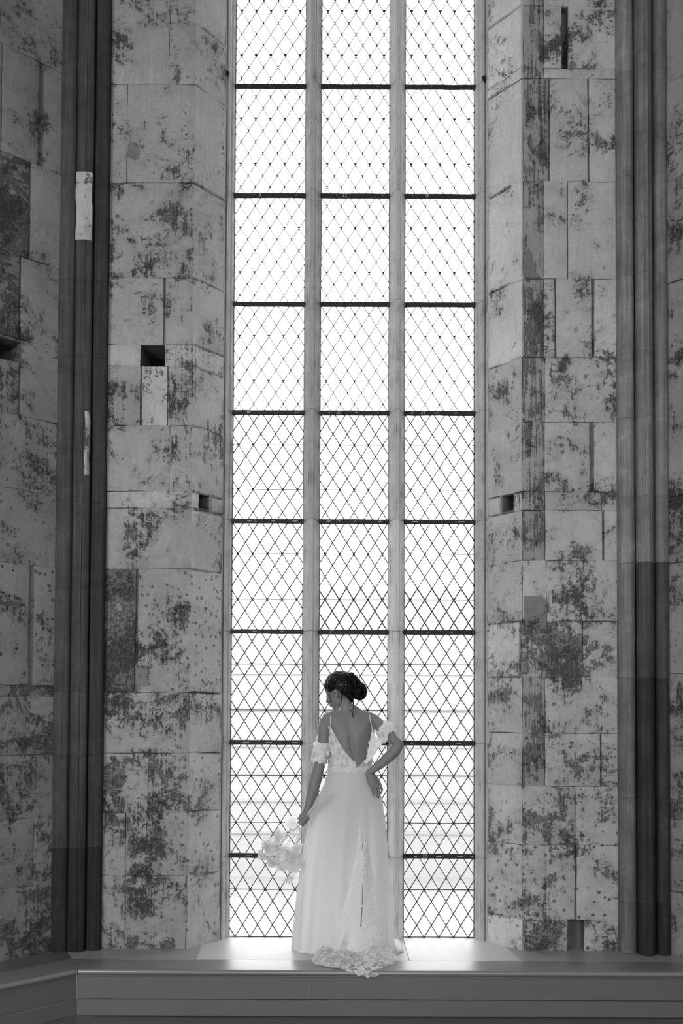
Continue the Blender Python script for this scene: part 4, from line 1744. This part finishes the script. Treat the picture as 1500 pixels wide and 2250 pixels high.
ys = [1686, 1690, 1696, 1704, 1714, 1726, 1740, 1756, 1774, 1792, 1808] + [1808 + i * 12 for i in range(1, 24)]
hem_y = lambda a: interp([(-math.pi, 2083), (-2.6, 2084), (-2.2, 2094), (-1.57, 2102), (-.6, 2090), (0, 2087), (1.57, 2070), (math.pi, 2083)], a)
sk = MB()
na = 150
allrows = []
for y in ys:
    if y <= 1808:
        row = [skirt_pt(y, lerp(-math.pi / 2 - .0, 3 * math.pi / 2, i / na)) for i in range(na + 1)]
    else:
        row = None
    allrows.append(row)
# lower rows start and end at the edges of the opening
def edge_angle(y, px):
    l_, r_ = interp(SKL, y), interp(SKR, y)
    k = max(-1, min(1, (px - (l_ + r_) / 2) / ((r_ - l_) / 2)))
    return -math.acos(k)
a_top = edge_angle(1808, 792)
final = []
for y, row in zip(ys, allrows):
    aR, aL = (edge_angle(y, interp(GOR, y)), edge_angle(y, interp(GOL, y)) + 2 * math.pi) if y > 1808 else (edge_angle(y, 787 + (y - 1686) * .04), edge_angle(y, 787 + (y - 1686) * .04) + 2 * math.pi)
    r_ = []
    for i in range(na + 1):
        a = lerp(aR, aL, i / na)
        aa = a if a <= math.pi else a - 2 * math.pi
        yy = min(y, hem_y(aa))
        r_.append(skirt_pt(yy, a))
    final.append(r_)
v, f = grid_mesh(final)
sk.add(v, f)
me = fix_normals(mesh('skirt', sk.v, sk.f))
skirt = link('skirt', me, M['satin'], person, True, label='smooth white satin skirt with a slit at the back')
skirt.matrix_parent_inverse = Matrix.Translation(-PL)
# centre back seam and waistband
ribbon('back_seam', [skirt_pt(y, edge_angle(y, 787 + (y - 1686) * .04), .002) for y in range(1688, 1812, 8)], .0018, M['satin'])
# ---- lace godet and train
tr_rows = []
NC = 44
def grow(pts, n=NC):
    out = []
    for i in range(n + 1):
        t = i / n * (len(pts) - 1)
        k = min(int(t), len(pts) - 2)
        p0, p1, p2, p3 = pts[max(k - 1, 0)], pts[k], pts[k + 1], pts[min(k + 2, len(pts) - 1)]
        u = t - k
        out.append(.5 * ((2 * p1) + (p2 - p0) * u + (2 * p0 - 5 * p1 + 4 * p2 - p3) * u * u + (3 * p1 - p0 - 3 * p2 + p3) * u ** 3))
    return out


ctrl = []
for y in (1812, 1832, 1860, 1900, 1940, 1980, 2020, 2050, 2074):
    xl, xr = interp(GOL, y) - 2, interp(GOR, y) + 2
    row = []
    for i in range(7):
        t = i / 6
        px = lerp(xl, xr, t)
        bulge = .004 + math.sin(math.pi * t) * .055 * max(0, min(1, (y - 1830) / 250)) + .010 * math.sin(t * 15) * max(0, (y - 1850) / 250)
        a = edge_angle(y, px)
        p = skirt_pt(min(y, hem_y(a)), a)
        row.append(Vector((p.x, p.y - bulge, p.z)))
    ctrl.append(row)
def sillp(px, py, h=.006):
    p = onz(px, py, S)
    return Vector((p.x, p.y, S + h * (1.5 if h > .008 else 1)))
ctrl.append([sillp(706, 2099, .03), sillp(730, 2098, .05), sillp(757, 2097, .055), sillp(785, 2096, .03), sillp(808, 2096, .06), sillp(832, 2094, .05), sillp(853, 2090, .02)])
ctrl.append([sillp(694, 2106, .018), sillp(722, 2108, .030), sillp(752, 2106, .026), sillp(783, 2106, .010), sillp(810, 2107, .034), sillp(836, 2104, .026), sillp(862, 2099, .010)])
ctrl.append([sillp(684, 2110, .010), sillp(714, 2117, .018), sillp(746, 2115, .012), sillp(780, 2116, .008), sillp(812, 2118, .020), sillp(842, 2112, .014), sillp(872, 2105, .006)])
ctrl.append([sillp(687, 2117, .006), sillp(712, 2122, .008), sillp(744, 2124, .006), sillp(778, 2127, .006), sillp(812, 2128, .010), sillp(840, 2118, .010), sillp(874, 2108, .004)])
YO = YN - .012
ctrl.append([sillp(690, 2119, .004), sillp(714, 2124, .004), sillp(748, 2129, .005), at(778, 2135, YO), at(812, 2138, YO), sillp(838, 2124, .006), sillp(874, 2109, .003)])
ctrl.append([sillp(692, 2120, .003), sillp(716, 2125, .003), sillp(750, 2131, .004), at(784, 2142, YO), at(812, 2147, YO), at(833, 2143, YO), sillp(874, 2110, .003)])
# densify rows
dense = []
for r0, r1 in zip(ctrl, ctrl[1:]):
    for k in range(4):
        dense.append([p.lerp(q, k / 4) for p, q in zip(r0, r1)])
dense.append(ctrl[-1])
rows = []
for j, r in enumerate(dense):
    row = grow(r)
    w = min(1, j / 30)
    rows.append([p + Vector((0, -.006 * w * mnoise.noise(p * 14), .004 * w * abs(mnoise.noise(p * 20 + Vector((5, 0, 0)))) if j > 34 else 0)) for p in row])
v, f = grid_mesh(rows)
nc = NC + 1
slit_f = []
quads = []
for q in f:
    j, i = divmod(q[0], nc)
    c = sum((v[k] for k in q), Vector()) / 4
    # narrow open slit down the middle of the godet
    slit_i = int(NC * interp([(0, .45), (8, .55), (20, .50), (30, .50)], j))
    if j < 24 and i == slit_i and mnoise.noise(Vector((j * .9, 3, 1))) > -.28:
        continue
    if j < 8 and i in (slit_i - 1, slit_i) and mnoise.noise(Vector((j * 1.3, 8, i))) > -.1:
        continue
    slit_f.append(q)
    quads.append(tuple(v[k] for k in q))
mb = MB(); mb.add(v, slit_f)
train = pl(mb, 'lace_train', M['lace'], normals=False,  label='floral lace godet and short train spilling over the bench edge')
train.data.materials.append(M['net'])
for p_ in train.data.polygons:
    if p_.center.y < -.735 and p_.center.x > .02:
        p_.material_index = 1
fb = MB()
scatter_flowers(fb, quads, 760, .006, .0115, .002, cam_side)
floor_q = [q for q in quads if q[0].z < S + .06]
scatter_flowers(fb, floor_q, 230, .011, .018, .002, lambda p: Vector((0, -1, 1)))
pl(fb, 'lace_flowers', M['flower_lace'], train, False, False, kind='stuff')
# scalloped edge of the skirt lining peeping out on the right
mb = MB()
p0 = onz(866, 2066, S)
rr = []
for t in range(7):
    k = t / 6
    a_, b_ = onz(lerp(866, 872, k), lerp(2068, 2096, k), S), onz(lerp(876, 886, k), lerp(2066, 2092, k), S)
    rr.append([Vector((a_.x, a_.y, S + .004)), Vector((a_.x, a_.y, S + .016)), Vector(((a_.x + b_.x) / 2, a_.y, S + .020)), Vector((b_.x, b_.y, S + .010)), Vector((b_.x + .003, b_.y, S + .003))])
mb.loft(rr)
pl(mb, 'hem_fold', M['satin'])

# ------------------------------------------------------------------ bouquet
bq = empty('bouquet', tuple(SC), label='loose bunch of pale ruffled flowers on thin stems held pointing down', category='bouquet')
QL = Vector(bq.location)


def qp(mb, name, mat, smooth=True, parent=bq):
    me = mesh(name, mb.v, mb.f)
    ob = link(name, me, mat, parent, smooth)
    if parent is bq:
        ob.matrix_parent_inverse = Matrix.Translation(-QL)
    return ob


blooms = [(612, 1846, -.06, 15), (590, 1857, -.08, 14), (598, 1868, -.04, 15), (628, 1866, -.11, 19), (650, 1858, -.06, 14), (578, 1877, -.07, 11), (605, 1884, -.05, 14),
          (652, 1883, -.09, 15), (628, 1888, -.05, 17), (643, 1902, -.11, 15), (620, 1902, -.04, 11), (598, 1894, -.09, 11), (633, 1928, -.07, 12), (640, 1808, -.02, 11),
          (617, 1832, -.03, 12), (640, 1874, -.04, 15), (586, 1850, -.03, 10), (660, 1895, -.05, 11), (606, 1858, -.10, 13)]
for px, py, dy, rp in blooms:
    c = Bp(px, py, dy)
    R_ = rp / PPM * 1.25
    out = (c - SC).normalized()
    out = (out + Vector((random.uniform(-.6, .6), random.uniform(-.6, .3), random.uniform(-.6, .6)))).normalized()
    a = out.orthogonal().normalized()
    b = out.cross(a)
    mb = MB()
    for layer, (rs, cup, npet) in enumerate(((1.0, .10, 7), (.85, .34, 6), (.6, .62, 6), (.36, .9, 4))):
        for k in range(npet):
            a0 = 2 * math.pi * (k + .5 * layer) / npet + random.uniform(-.2, .2)
            seed = random.uniform(0, 50)
            nr, nt = 4, 7
            vv = []
            for i in range(nr + 1):
                for j in range(nt):
                    rr_ = R_ * rs * (i / nr)
                    an = a0 + (j / (nt - 1) - .5) * (2 * math.pi / npet * 1.7) * (.35 + .65 * math.sin(math.pi * min(1, .2 + .8 * i / nr) * .72))
                    ruff = mnoise.noise(Vector((an * 6, rr_ * 30, seed))) * .34 * (i / nr) ** 2
                    h = R_ * (cup * (i / nr) ** 1.5 + ruff)
                    rr_ *= 1 + .12 * mnoise.noise(Vector((an * 9, seed, 2))) * (i / nr)
                    vv.append(c + (a * math.cos(an) + b * math.sin(an)) * rr_ + out * h)
            ff = [(i * nt + j, i * nt + j + 1, (i + 1) * nt + j + 1, (i + 1) * nt + j) for i in range(nr) for j in range(nt - 1)]
            mb.add(vv, ff)
    fl_ = qp(mb, 'flower', M['petal'])
    # its stem runs through the hand and fans out on the other side
    g = SC + SD * random.uniform(-.01, .01) + Vector((random.uniform(-.006, .006), random.uniform(-.006, .006), random.uniform(-.006, .006)))
    tail = g + SD * random.uniform(.12, .30) + Vector((random.uniform(-.035, .03), random.uniform(-.035, .01), random.uniform(-.02, .035)))
    tail.y = min(tail.y, YB - .135 if tail.z > Bp(700, 1780).z else YB - .15)
    mb = MB()
    mid = c.lerp(g, .5) + Vector((0, random.uniform(-.01, .01), -.012))
    mb.tube([c - out * .004, mid, g, g.lerp(tail, .5), tail], [.0014, .0014, .0014, .0012, .0008], 5)
    qp(mb, 'stem', M['stem'])
